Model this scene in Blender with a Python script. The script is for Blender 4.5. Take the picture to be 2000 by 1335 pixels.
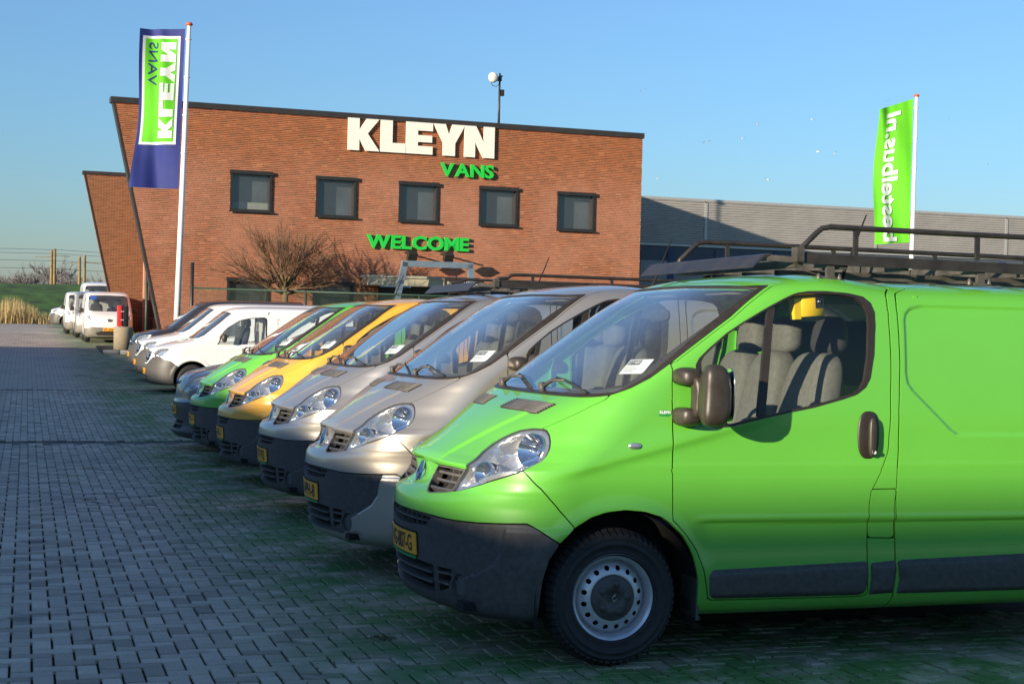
import bpy, bmesh, math, random
import numpy as np
from mathutils import Vector, Matrix
random.seed(7); np.random.seed(7)
PI = math.pi
for o in list(bpy.data.objects): bpy.data.objects.remove(o)
SC = bpy.context.scene
COL = SC.collection

# ---------------------------------------------------------------- camera
SLOPE = 0.016                                   # the near half of the lot falls gently away to a gutter
TILT = math.atan(SLOPE)
cam_d = bpy.data.cameras.new('camera'); cam = bpy.data.objects.new('camera', cam_d); COL.objects.link(cam)
cam_d.sensor_width = 36.0; cam_d.lens = 3055.03 / 2000 * 36
cam_d.clip_start = 0.1; cam_d.clip_end = 4000
_R = Vector((0.95491, -0.29632, 0.02460)); _F = Vector((0.29693, 0.95466, -0.02047))
_R = (_R - _F * _R.dot(_F) / _F.dot(_F)).normalized(); _F.normalize(); _U = _R.cross(_F)
cam.matrix_world = Matrix(((_R.x, _U.x, -_F.x, -2.7544), (_R.y, _U.y, -_F.y, -7.0494), (_R.z, _U.z, -_F.z, 1.7244), (0, 0, 0, 1)))
SC.camera = cam

# ---------------------------------------------------------------- light
SUN_EL, SUN_AZ = math.radians(12.4), math.radians(240)     # azimuth clockwise from +Y
W = bpy.data.worlds.new('World'); SC.world = W; W.use_nodes = True
wn = W.node_tree.nodes; wl = W.node_tree.links
bg = wn['Background']; sky = wn.new('ShaderNodeTexSky'); sky.sky_type = 'NISHITA'; sky.sun_disc = False
sky.sun_elevation = SUN_EL; sky.sun_rotation = SUN_AZ
sky.altitude = 0; sky.air_density = 1.3; sky.dust_density = 0.25; sky.ozone_density = 8.0
bg.inputs["Strength"].default_value = 0.101
hs = wn.new('ShaderNodeHueSaturation'); hs.inputs['Saturation'].default_value = 0.88; wl.new(sky.outputs[0], hs.inputs['Color']); wl.new(hs.outputs[0], bg.inputs[0])
sd_ = bpy.data.lights.new('sun', 'SUN'); sun = bpy.data.objects.new('sun', sd_); COL.objects.link(sun)
sd_.energy = 4.45; sd_.angle = math.radians(0.53); sd_.color = (1.0, 0.86, 0.66)
to_sun = Vector((math.sin(SUN_AZ) * math.cos(SUN_EL), math.cos(SUN_AZ) * math.cos(SUN_EL), math.sin(SUN_EL)))
sun.rotation_euler = to_sun.to_track_quat('Z', 'Y').to_euler()
vs = SC.view_settings; vs.view_transform = 'Standard'; vs.look = 'None'; vs.exposure = 1.0; vs.gamma = 1.0
try: vs.use_curve_mapping = False
except Exception: pass
SC.render.engine = 'CYCLES'; SC.cycles.max_bounces = 10; SC.cycles.transparent_max_bounces = 24
SC.cycles.caustics_reflective = False; SC.cycles.caustics_refractive = False

# ---------------------------------------------------------------- materials
MAT = {}
def newmat(name):
    m = bpy.data.materials.new(name); m.use_nodes = True; MAT[name] = m
    return m, m.node_tree.nodes, m.node_tree.links, m.node_tree.nodes['Principled BSDF']
def noise(n, l, scale, detail=4, co='Object', rough=.6):
    tc = n.new('ShaderNodeTexCoord'); t = n.new('ShaderNodeTexNoise'); t.inputs['Scale'].default_value = scale
    t.inputs['Detail'].default_value = detail; t.inputs['Roughness'].default_value = rough
    l.new(tc.outputs[co], t.inputs['Vector']); return t
def ramp(n, l, fac, stops):
    r = n.new('ShaderNodeValToRGB'); e = r.color_ramp.elements
    while len(e) < len(stops): e.new(.5)
    for k, (p, c) in enumerate(stops):
        e[k].position = p; e[k].color = (*c, 1) if len(c) == 3 else c
    l.new(fac, r.inputs[0]); return r
def bump(n, l, b, h, strength, dist=.01):
    k = n.new('ShaderNodeBump'); k.inputs['Strength'].default_value = strength; k.inputs['Distance'].default_value = dist
    l.new(h, k.inputs['Height']); l.new(k.outputs[0], b.inputs['Normal']); return k
def simple(name, col, rough=.5, metal=0., var=.12, scale=14., bmp=0., bscale=200., coat=0., spec=.5, co='Object'):
    m, n, l, b = newmat(name)
    t = noise(n, l, scale, 4, co)
    lo = tuple(max(0, c * (1 - var)) for c in col); hi = tuple(min(1, c * (1 + var)) for c in col)
    r = ramp(n, l, t.outputs[0], [(.3, lo), (.7, hi)]); l.new(r.outputs[0], b.inputs['Base Color'])
    rr = n.new('ShaderNodeMapRange'); rr.inputs['To Min'].default_value = rough * .85; rr.inputs['To Max'].default_value = min(1, rough * 1.15)
    l.new(t.outputs[0], rr.inputs[0]); l.new(rr.outputs[0], b.inputs['Roughness'])
    b.inputs['Metallic'].default_value = metal; b.inputs['Coat Weight'].default_value = coat; b.inputs['Coat Roughness'].default_value = .04
    b.inputs['Specular IOR Level'].default_value = spec
    if bmp:
        t2 = noise(n, l, bscale, 3, co); bump(n, l, b, t2.outputs[0], bmp, .002)
    return m
def paint(name, col, metal=0., rough=.38, coat=.9, flake=.0):
    m, n, l, b = newmat(name)
    t = noise(n, l, 3.0, 5); r = ramp(n, l, t.outputs[0], [(.3, tuple(c * .96 for c in col)), (.7, col)])
    b.inputs['Metallic'].default_value = metal; b.inputs['Roughness'].default_value = rough
    b.inputs['Coat Weight'].default_value = coat; b.inputs['Coat Roughness'].default_value = .02
    # road dust low on the panels: a real film that thins out with height
    tc = n.new('ShaderNodeTexCoord'); sx = n.new('ShaderNodeSeparateXYZ'); l.new(tc.outputs['Object'], sx.inputs[0])
    mr = n.new('ShaderNodeMapRange'); mr.inputs[1].default_value = .25; mr.inputs[2].default_value = .55; mr.inputs[3].default_value = .35; mr.inputs[4].default_value = 0
    l.new(sx.outputs[2], mr.inputs[0])
    t3 = noise(n, l, 22., 6, rough=.75); mu = n.new('ShaderNodeMath'); mu.operation = 'MULTIPLY'; l.new(mr.outputs[0], mu.inputs[0]); l.new(t3.outputs[0], mu.inputs[1])
    mx = n.new('ShaderNodeMix'); mx.data_type = 'RGBA'; l.new(mu.outputs[0], mx.inputs[0]); l.new(r.outputs[0], mx.inputs[6]); mx.inputs[7].default_value = (.09, .085, .075, 1)
    l.new(mx.outputs[2], b.inputs['Base Color'])
    if flake:
        t2 = noise(n, l, 900., 1); bump(n, l, b, t2.outputs[0], flake, .0006)
    return m
def glassmat(name, tint=(.9, .95, .94), ior=1.5, dirt=.03, refl=1.5):
    m, n, l, b = newmat(name); n.remove(b); out = n['Material Output']
    tr = n.new('ShaderNodeBsdfTransparent'); tr.inputs[0].default_value = (*tint, 1)
    gl = n.new('ShaderNodeBsdfGlossy'); gl.inputs['Roughness'].default_value = .0; gl.inputs[0].default_value = (1, 1, 1, 1)
    fr = n.new('ShaderNodeFresnel'); ge = n.new('ShaderNodeNewGeometry'); io = n.new('ShaderNodeMapRange'); io.inputs[3].default_value = ior; io.inputs[4].default_value = 1 / ior; l.new(ge.outputs['Backfacing'], io.inputs[0]); l.new(io.outputs[0], fr.inputs[0])     # a thin pane reflects alike from both sides
    mr = n.new('ShaderNodeMath'); mr.operation = 'MULTIPLY'; mr.inputs[1].default_value = refl; mr.use_clamp = True; l.new(fr.outputs[0], mr.inputs[0])
    mx = n.new('ShaderNodeMixShader'); l.new(mr.outputs[0], mx.inputs[0]); l.new(tr.outputs[0], mx.inputs[1]); l.new(gl.outputs[0], mx.inputs[2])
    df = n.new('ShaderNodeBsdfDiffuse'); df.inputs[0].default_value = (.55, .60, .62, 1)
    t = noise(n, l, 30., 6, rough=.8); mm = n.new('ShaderNodeMath'); mm.operation = 'MULTIPLY'; mm.inputs[1].default_value = dirt; l.new(t.outputs[0], mm.inputs[0])
    m2 = n.new('ShaderNodeMixShader'); l.new(mm.outputs[0], m2.inputs[0]); l.new(mx.outputs[0], m2.inputs[1]); l.new(df.outputs[0], m2.inputs[2])
    l.new(m2.outputs[0], out.inputs['Surface']); return m

paint('paint_green', (.125, .47, .042), 0, .42, .85)
paint('paint_leaf', (.130, .48, .05), 0, .42, .85)
paint('paint_orange', (.78, .40, .04), 0, .40, .85)
paint('paint_silver', (.60, .54, .44), .75, .34, .7, .2)
paint('paint_grey', (.56, .52, .455), .75, .34, .7, .2)
paint('paint_white', (.80, .79, .76), 0, .35, .7)
paint('paint_black', (.035, .032, .03), .2, .3, .8)
paint('paint_graphite', (.28, .27, .26), .85, .33, .8, .2)
simple('plastic', (.072, .066, .060), .52, var=.25, scale=30, bmp=.25, bscale=420)
simple('plastic_grey', (.10, .094, .088), .5, var=.2, scale=20, bmp=.2, bscale=420)
simple('rubber', (.026, .024, .023), .75, var=.3, scale=25, bmp=.3, bscale=160)
simple('trim', (.028, .022, .017), .42, var=.2, scale=20)
simple('mirror_plastic', (.040, .033, .025), .40, var=.15, scale=30, bmp=.25, bscale=500)
simple('dark', (.008, .008, .008), .9, var=.2)
simple('rim', (.62, .62, .63), .35, .45, var=.12, scale=16)
simple('chrome', (.86, .87, .88), .08, 1., var=.04)
simple('lamp_bowl', (.70, .70, .70), .26, .85, var=.12, scale=18)
simple('lamp_chrome', (.9, .9, .9), .05, 1., var=.03)
simple('amber', (.8, .16, .02), .3, var=.1)
simple('seat', (.115, .113, .095), .9, var=.18, scale=40, bmp=.4, bscale=350)
simple('seat_dark', (.03, .03, .03), .85, var=.2, scale=40, bmp=.3, bscale=350)
simple('dash', (.045, .047, .05), .65, var=.15, scale=25, bmp=.3, bscale=400)
simple('bulkhead', (.42, .41, .39), .7, var=.15)
simple('rack', (.028, .024, .020), .42, var=.35, scale=9)
simple('rack_worn', (.10, .09, .075), .5, .4, var=.5, scale=7)
simple('paper', (.82, .82, .80), .7, var=.03)
simple('ink', (.02, .02, .022), .6, var=.1)
simple('yellow', (.85, .55, .01), .5, var=.06)
simple('plate_yellow', (1.0, .43, .02), .4, var=.04)
simple('plate_blue', (.03, .1, .45), .4, var=.05)
simple('plate_green', (.02, .28, .06), .45, var=.1)
simple('white_print', (.85, .85, .83), .55, var=.03)
simple('red', (.55, .03, .03), .45, var=.1)
glassmat('glass', (.90, .94, .94), 1.5, .10, 1.5); glassmat('glass_side', (.92, .95, .95), 1.45, .008, 1.0); glassmat('lens', (.97, .98, .98), 1.45, .08, 1.); glassmat('glass_dark', (.45, .5, .5), 1.55, .03)

# ---------------------------------------------------------------- object helpers
def tag(o, label=None, cat=None, group=None, kind=None):
    if label: o['label'] = label
    if cat: o['category'] = cat
    if group: o['group'] = group
    if kind: o['kind'] = kind
    return o
def link(o, parent=None):
    COL.objects.link(o)
    if parent is not None: o.parent = parent
    return o
def empty(name, loc=(0, 0, 0), rot=(0, 0, 0), **k):
    o = bpy.data.objects.new(name, None); o.location = loc; o.rotation_euler = rot; o.empty_display_size = .2
    return tag(link(o), **k)
def obj(name, me, parent=None, mat=None, **k):
    o = bpy.data.objects.new(name, me)
    if mat is not None:
        me.materials.clear(); me.materials.append(MAT[mat] if isinstance(mat, str) else mat)
    return tag(link(o, parent), **k)
def clone(o, parent=None):
    c = o.copy(); COL.objects.link(c); c.parent = parent
    for ch in o.children: clone(ch, c)
    return c
class B:
    """collects verts and faces of one mesh"""
    def __init__(s): s.v = []; s.f = []; s.sm = []
    def add(s, vs, fs, smooth=False):
        k = len(s.v); s.v += [tuple(p) for p in vs]; s.f += [tuple(i + k for i in f) for f in fs]; s.sm += [smooth] * len(fs); return s
    def box(s, a, b, M=None):
        (x0, y0, z0), (x1, y1, z1) = a, b
        vs = [(x0, y0, z0), (x1, y0, z0), (x1, y1, z0), (x0, y1, z0), (x0, y0, z1), (x1, y0, z1), (x1, y1, z1), (x0, y1, z1)]
        if M is not None: vs = [M @ Vector(p) for p in vs]
        return s.add(vs, [(0, 3, 2, 1), (4, 5, 6, 7), (0, 1, 5, 4), (1, 2, 6, 5), (2, 3, 7, 6), (3, 0, 4, 7)])
    def tube(s, path, r, n=8, cap=True, smooth=True):
        path = [Vector(p) for p in path]; rr = r if isinstance(r, (list, tuple)) else [r] * len(path); vs = []; fs = []
        prev = None
        for i, p in enumerate(path):
            d = (path[min(i + 1, len(path) - 1)] - path[max(i - 1, 0)]).normalized()
            if prev is None:
                a = d.orthogonal().normalized()
            else:
                a = (prev - d * prev.dot(d)).normalized()
            prev = a; b = d.cross(a)
            for k in range(n):
                q = 2 * PI * k / n; vs.append(p + (a * math.cos(q) + b * math.sin(q)) * rr[i])
        for i in range(len(path) - 1):
            for k in range(n):
                k2 = (k + 1) % n; fs.append((i * n + k, i * n + k2, (i + 1) * n + k2, (i + 1) * n + k))
        s.add(vs, fs, smooth)
        if cap and n > 2:
            k = len(s.v) - len(vs); s.f += [tuple(k + q for q in reversed(range(n))), tuple(k + (len(path) - 1) * n + q for q in range(n))]; s.sm += [False, False]
        return s
    def bar(s, p, q, w, h, up=(0, 0, 1)):
        p = Vector(p); q = Vector(q); d = (q - p).normalized(); up = Vector(up); a = d.cross(up).normalized(); u = a.cross(d)
        vs = [e + a * (w / 2) * i + u * (h / 2) * j for e in (p, q) for i, j in ((-1, -1), (1, -1), (1, 1), (-1, 1))]
        return s.add(vs, [(0, 1, 2, 3), (7, 6, 5, 4), (0, 4, 5, 1), (1, 5, 6, 2), (2, 6, 7, 3), (3, 7, 4, 0)])
    def lathe(s, prof, n=48, axis='y', c=(0, 0, 0), smooth=True):
        vs = []; fs = []
        for r, h in prof:
            for k in range(n):
                q = 2 * PI * k / n; e, g = r * math.cos(q), r * math.sin(q)
                p = {'y': (e, h, g), 'z': (e, g, h), 'x': (h, e, g)}[axis]; vs.append((p[0] + c[0], p[1] + c[1], p[2] + c[2]))
        m = len(prof)
        for i in range(m - 1):
            for k in range(n):
                k2 = (k + 1) % n; fs.append((i * n + k, i * n + k2, (i + 1) * n + k2, (i + 1) * n + k))
        return s.add(vs, fs, smooth)
    def prism(s, pts, z0, z1, f=lambda x, y, z: (x, y, z)):
        n = len(pts); vs = [f(x, y, z0) for x, y in pts] + [f(x, y, z1) for x, y in pts]
        fs = [tuple(range(n))[::-1], tuple(range(n, 2 * n))] + [(i, (i + 1) % n, n + (i + 1) % n, n + i) for i in range(n)]
        return s.add(vs, fs)
    def mesh(s, name='mesh', fix=True):
        me = bpy.data.meshes.new(name); me.from_pydata(s.v, [], s.f); me.validate()
        if len(me.polygons) == len(s.sm): me.polygons.foreach_set('use_smooth', s.sm)
        if fix:
            bm = bmesh.new(); bm.from_mesh(me); bmesh.ops.recalc_face_normals(bm, faces=bm.faces); bm.to_mesh(me); bm.free()
        return me
def bevmesh(me, w=.006, seg=2, ang=.6):
    bm = bmesh.new(); bm.from_mesh(me); bmesh.ops.remove_doubles(bm, verts=bm.verts, dist=1e-5)
    es = [e for e in bm.edges if len(e.link_faces) == 2 and e.calc_face_angle(0) > ang]
    bmesh.ops.bevel(bm, geom=es, offset=w, segments=seg, profile=.6, affect='EDGES', clamp_overlap=True)
    for f in bm.faces: f.smooth = True
    bm.to_mesh(me); bm.free()
    try: me.set_sharp_from_angle(angle=math.radians(50))
    except Exception: pass
    return me
def superblob(c, r, e=.55, n=(20, 14), f=None):
    """rounded-box like closed shape"""
    b = B(); vs = []; fs = []; nu, nv = n
    pw = lambda v, p: math.copysign(abs(v) ** p, v)
    for j in range(nv + 1):
        v = -PI / 2 + PI * j / nv
        for i in range(nu):
            u = 2 * PI * i / nu
            p = Vector((pw(math.cos(v), e) * pw(math.cos(u), e) * r[0], pw(math.cos(v), e) * pw(math.sin(u), e) * r[1], pw(math.sin(v), e) * r[2]))
            if f: p = Vector(f(p))
            vs.append(p + Vector(c))
    for j in range(nv):
        for i in range(nu):
            i2 = (i + 1) % nu; fs.append((j * nu + i, j * nu + i2, (j + 1) * nu + i2, (j + 1) * nu + i))
    return b.add(vs, fs, True)
_dg = None
def text_geo(s, size=1., bold=0., extrude=0., align='CENTER', res=4, spacing=1.):
    cu = bpy.data.curves.new('txt', 'FONT'); cu.body = s; cu.size = size; cu.offset = bold; cu.extrude = extrude; cu.align_x = align; cu.resolution_u = res; cu.space_character = spacing
    ob = bpy.data.objects.new('txt', cu); COL.objects.link(ob)
    dg = bpy.context.evaluated_depsgraph_get(); me = bpy.data.meshes.new_from_object(ob.evaluated_get(dg))
    bpy.data.objects.remove(ob); bpy.data.curves.remove(cu)
    vs = [tuple(v.co) for v in me.vertices]; fs = [tuple(p.vertices) for p in me.polygons]; bpy.data.meshes.remove(me)
    return vs, fs
def fit_text(vs, x0, x1, y0, y1):
    xs = [v[0] for v in vs]; ys = [v[1] for v in vs]; a, b, c, d = min(xs), max(xs), min(ys), max(ys)
    return [(x0 + (v[0] - a) / (b - a) * (x1 - x0), y0 + (v[1] - c) / (d - c) * (y1 - y0), v[2]) for v in vs]

# ---------------------------------------------------------------- body shells: a lofted surface cut into panels
def pchip(x, y):
    x = np.asarray(x, float); y = np.asarray(y, float); h = np.diff(x); d = np.diff(y) / h; m = np.zeros(len(x))
    for i in range(1, len(x) - 1):
        if d[i - 1] * d[i] > 0:
            w1 = 2 * h[i] + h[i - 1]; w2 = h[i] + 2 * h[i - 1]; m[i] = (w1 + w2) / (w1 / d[i - 1] + w2 / d[i])
    m[0] = d[0]; m[-1] = d[-1]
    def f(q):
        q = np.clip(q, x[0], x[-1]); i = np.clip(np.searchsorted(x, q, side='right') - 1, 0, len(x) - 2)
        t = (q - x[i]) / h[i]; t2 = t * t; t3 = t2 * t
        return (2 * t3 - 3 * t2 + 1) * y[i] + (t3 - 2 * t2 + t) * h[i] * m[i] + (-2 * t3 + 3 * t2) * y[i + 1] + (t3 - t2) * h[i] * m[i + 1]
    return f
def sst(v): v = np.clip(v, 0, 1); return v * v * (3 - 2 * v)
class Surf:
    def __init__(s, tab, length, disp=None, post=None, nu=104, du=.022, dt=.0125):
        s.post = post; s.disp = disp; s.length = length
        z, xf, a, n, b = np.array(tab, float).T
        ds = np.sqrt(np.diff(z) ** 2 + np.diff(xf) ** 2 * .6 + np.diff(b) ** 2)
        s.tt = np.r_[0, np.cumsum(ds)]; s.tmax = s.tt[-1]
        s.fz, s.fx, s.fa, s.fn, s.fb = [pchip(s.tt, c) for c in (z, xf, a, n, b)]
        q = np.linspace(0, s.tmax, 4001); s._zq = s.fz(q); s._tq = q
        ul = np.r_[np.linspace(0, 1.25, nu), 1.25 + np.arange(1, int((length + .9) / du)) * du]; tl = np.linspace(0, s.tmax, int(s.tmax / dt))
        U, T = np.meshgrid(ul, tl); s.P = np.stack([U.ravel(), T.ravel()], -1); nu_ = len(ul); nt = len(tl)
        i = (np.arange(nt - 1)[:, None] * nu_ + np.arange(nu_ - 1)[None]).ravel()
        s.T = np.concatenate([np.stack([i, i + 1, i + 1 + nu_], -1), np.stack([i, i + 1 + nu_, i + nu_], -1)])
    def t_of_z(s, z): return np.interp(z, s._zq, s._tq)
    def xz(s, pts):                     # side-view (x,z) -> (u,t)
        o = []; uu = np.linspace(0, s.length + 2.2, 2400)
        for x, z in pts:
            t = float(s.t_of_z(z)); o.append((float(np.interp(x, s.base(uu, np.full(len(uu), t))[:, 0], uu)), t))
        return np.array(o)
    def yz(s, pts):                     # front-view (|y|,z) -> (u,t)
        o = []; uu = np.linspace(0, 1.25, 400)
        for y, z in pts:
            t = float(s.t_of_z(z)); o.append((float(np.interp(y, -s.base(uu, np.full(400, t))[:, 1], uu)), t))
        return np.array(o)
    def base(s, u, t):
        u = np.asarray(u, float); q = np.where(u < 1.25, u / 1.25, u - .25); t = np.asarray(t, float)
        z = s.fz(t); xf = s.fx(t); a = s.fa(t); n = s.fn(t); b = s.fb(t)
        ph = np.clip(q, 0, 1) * PI / 2; c = np.abs(np.cos(ph)).clip(1e-9); k = np.sin(ph).clip(1e-9); r = (c ** n + k ** n) ** (-1 / n)
        x = xf + a * (1 - r * c) + np.maximum(q - 1, 0); y = b * r * k
        if s.post is not None: x, y, z = s.post(x, y, z)
        return np.stack([np.minimum(x, s.length), -y, z], -1)
    def normal(s, u, t, f=None):
        f = f or s.pos; e = 1.2e-3
        du = f(u + e, t) - f(np.maximum(u - e, 1e-6), t); dv = f(u, np.minimum(t + e, s.tmax)) - f(u, np.maximum(t - e, 0))
        n = np.cross(du, dv); return n / np.maximum(np.linalg.norm(n, axis=-1, keepdims=True), 1e-12)
    def pos(s, u, t):
        p = s.base(u, t)
        return p if s.disp is None else p + s.normal(u, t, s.base) * s.disp(p)[..., None]
def sd(P, poly):
    """signed distance to a polygon, negative inside"""
    V = np.asarray(poly, float); D = np.full(len(P), 1e9); ins = np.zeros(len(P), bool)
    for i in range(len(V)):
        a = V[i]; b = V[(i + 1) % len(V)]; e = b - a; L = (e ** 2).sum()
        if L < 1e-14: continue
        w = P - a; h = np.clip((w @ e) / L, 0, 1); D = np.minimum(D, ((w - h[:, None] * e) ** 2).sum(1))
        c = (a[1] > P[:, 1]) != (b[1] > P[:, 1])
        if abs(e[1]) > 1e-14:
            ins ^= c & (P[:, 0] < (b[0] - a[0]) * (P[:, 1] - a[1]) / e[1] + a[0])
    return np.where(ins, -1, 1) * np.sqrt(D)
def clip(P, T, f):
    """keep the part of a triangle mesh where f > 0"""
    f = np.where(np.abs(f) < 1e-6, 1e-6, f); ins = f > 0; k = ins[T].sum(1); out = [T[k == 3]]; newp = [P]; base = len(P); ek = {}
    t1 = T[k == 1]; t2 = T[k == 2]
    def rot(t, m):
        return np.where(m[:, :1], t, np.where(m[:, 1:2], t[:, [1, 2, 0]], t[:, [2, 0, 1]]))
    ab = []
    if len(t1): t1 = rot(t1, ins[t1]); ab += [t1[:, [0, 1]], t1[:, [0, 2]]]
    if len(t2): t2 = rot(t2, ~ins[t2]); ab += [t2[:, [0, 1]], t2[:, [0, 2]]]
    if ab:
        E = np.sort(np.concatenate(ab), 1); uq, inv = np.unique(E, axis=0, return_inverse=True); inv = inv.ravel()
        fa, fb = f[uq[:, 0]], f[uq[:, 1]]; w = (fa / (fa - fb))[:, None]
        newp.append(P[uq[:, 0]] * (1 - w) + P[uq[:, 1]] * w); inv = inv + base; q = 0
        if len(t1):
            i1 = inv[q:q + len(t1)]; i2 = inv[q + len(t1):q + 2 * len(t1)]; q += 2 * len(t1); out.append(np.stack([t1[:, 0], i1, i2], -1))
        if len(t2):
            i1 = inv[q:q + len(t2)]; i2 = inv[q + len(t2):q + 2 * len(t2)]
            out += [np.stack([i1, t2[:, 1], t2[:, 2]], -1), np.stack([i1, t2[:, 2], i2], -1)]
    P = np.concatenate(newp); T = np.concatenate(out); use = np.unique(T); mp = np.full(len(P), -1); mp[use] = np.arange(len(use))
    return P[use], mp[T]
def crop(P, T, poly, m=.06):
    """fast pre-selection of the triangles near a polygon"""
    V = np.asarray(poly); lo = V.min(0) - m; hi = V.max(0) + m; k = ((P > lo) & (P < hi)).all(1); t = T[k[T].any(1)]
    use = np.unique(t); mp = np.full(len(P), -1); mp[use] = np.arange(len(use)); return P[use], mp[t]
def npmesh(name, V, T, N=None):
    me = bpy.data.meshes.new(name); me.from_pydata(V.tolist(), [], T.tolist())
    me.polygons.foreach_set('use_smooth', np.ones(len(me.polygons), bool))
    if N is not None and len(me.vertices) == len(N):
        me.normals_split_custom_set_from_vertices(N.tolist())
    return me
def surf_mesh(S, P, T, off=0., flange=0., sides=(1, -1), name='panel'):
    """map (u,t) triangles to 3D, on the near (1) and the mirrored far (-1) side; flange = depth of the turned-in edge"""
    o = off(P) if callable(off) else off
    p = S.pos(P[:, 0], P[:, 1]); n = S.normal(P[:, 0], P[:, 1])
    if callable(off):       # the relief changes the normals
        e = 1.5e-3
        def g(d): Q = P + d; Q[:, 0] = np.maximum(Q[:, 0], 1e-6); return S.pos(Q[:, 0], Q[:, 1]) + S.normal(Q[:, 0], Q[:, 1]) * off(Q)[:, None]
        du = g(np.array([e, 0])) - g(np.array([-e, 0])); dv = g(np.array([0, e])) - g(np.array([0, -e]))
        n2 = np.cross(du, dv); n2 /= np.maximum(np.linalg.norm(n2, axis=1, keepdims=True), 1e-12); p = p + n * np.asarray(o)[:, None]; n0 = n; n = n2
    else:
        p = p + n * o; n0 = n
    V = [p]; N = [n]; F = [T]
    if flange:
        E = np.concatenate([T[:, [0, 1]], T[:, [1, 2]], T[:, [2, 0]]]); S_ = np.sort(E, 1)
        _, idx, cnt = np.unique(S_, axis=0, return_index=True, return_counts=True); be = E[idx[cnt == 1]]
        be = be[~((P[be[:, 0], 0] < 1e-5) & (P[be[:, 1], 0] < 1e-5))]
        a, b = p[be[:, 0]], p[be[:, 1]]; na, nb = n0[be[:, 0]], n0[be[:, 1]]; fn = np.cross(b - a, na); fn /= np.maximum(np.linalg.norm(fn, axis=1, keepdims=True), 1e-12)
        k = len(p); m = len(be); V += [a, b, b - nb * flange, a - na * flange]; N += [fn] * 4; i = np.arange(m)
        F += [np.stack([k + i, k + 3 * m + i, k + 2 * m + i], -1), np.stack([k + i, k + 2 * m + i, k + m + i], -1)]
    V = np.concatenate(V); N = np.concatenate(N); F = np.concatenate(F); VV = []; NN = []; FF = []; k = 0
    for sg in sides:
        v = V.copy(); w = N.copy(); f = F + k
        if sg < 0: v[:, 1] *= -1; w[:, 1] *= -1; f = f[:, ::-1]
        VV.append(v); NN.append(w); FF.append(f); k += len(v)
    return npmesh(name, np.concatenate(VV), np.concatenate(FF), np.concatenate(NN))
def fgrid(polys, st, lo=(0., 0.)):
    lo_ = np.max([np.min(np.asarray(p), 0) for p in polys], 0) - 2 * st; hi = np.min([np.max(np.asarray(p), 0) for p in polys], 0) + 2 * st; lo_ = np.maximum(lo_, lo)
    ul = np.linspace(lo_[0], hi[0], max(3, int((hi[0] - lo_[0]) / st))); tl = np.linspace(lo_[1], hi[1], max(3, int((hi[1] - lo_[1]) / st))); U, T = np.meshgrid(ul, tl); n = len(ul); i = (np.arange(len(tl) - 1)[:, None] * n + np.arange(n - 1)[None]).ravel()
    return np.stack([U.ravel(), T.ravel()], -1), np.concatenate([np.stack([i, i + 1, i + 1 + n], -1), np.stack([i, i + 1 + n, i + n], -1)])
def cut(S, keep=(), drop=(), P=None, T=None, near=None, fine=0.):
    """panel inside every polygon of keep [(poly, inset)] and outside every polygon of drop [(poly, gap)]"""
    if fine: P, T = fgrid([k[0] for k in keep], fine); near = None
    if P is None: P, T = S.P, S.T
    if near is not None: P, T = crop(P, T, near)
    for poly, g in keep: P, T = clip(P, T, -sd(P, poly) - g)
    for poly, g in drop:
        if len(T): P, T = clip(P, T, sd(P, poly) - g)
    return P, T
def split_gap(P, T, poly, w):
    """open a shut line of half-width w along the outline of poly"""
    A = clip(P, T, sd(P, poly) - w); C = clip(P, T, -sd(P, poly) - w); return np.concatenate([A[0], C[0]]), np.concatenate([A[1], C[1] + len(A[0])])
def tri_refine(vs, fs, L):
    bm = bmesh.new(); me = bpy.data.meshes.new('tmp'); me.from_pydata(vs, [], fs); bm.from_mesh(me); bpy.data.meshes.remove(me)
    bmesh.ops.triangulate(bm, faces=bm.faces[:])
    for _ in range(5):
        es = [e for e in bm.edges if e.calc_length() > L]
        if not es: break
        bmesh.ops.subdivide_edges(bm, edges=es, cuts=1, use_grid_fill=False); bmesh.ops.triangulate(bm, faces=[f for f in bm.faces if len(f.verts) > 3])
    v = [tuple(x.co) for x in bm.verts]; bm.verts.index_update(); f = [tuple(x.index for x in q.verts) for q in bm.faces]; bm.free(); return v, f
def front_text(S, s, y0, y1, z0, z1, off, bold=.02, L=.03):
    """lettering printed on the curved front of a shell: y0 is its left end seen from the front"""
    v, f = text_geo(s, 1., bold); v = fit_text(v, 0, 1, 0, 1); v, f = tri_refine([(a * abs(y1 - y0), b * abs(z1 - z0), 0) for a, b, c in v], f, L); o = []
    for a, b, c in v:
        y = y0 + (y1 - y0) * a / abs(y1 - y0); z = z0 + b; ut = S.yz([(abs(y), z)])[0]
        p = S.pos(ut[:1], ut[1:])[0] + S.normal(ut[:1], ut[1:])[0] * off; o.append((p[0], p[1] * (-1 if y > 0 else 1), p[2]))
    b = B(); b.add(o, f); return b.mesh(fix=False)
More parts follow.
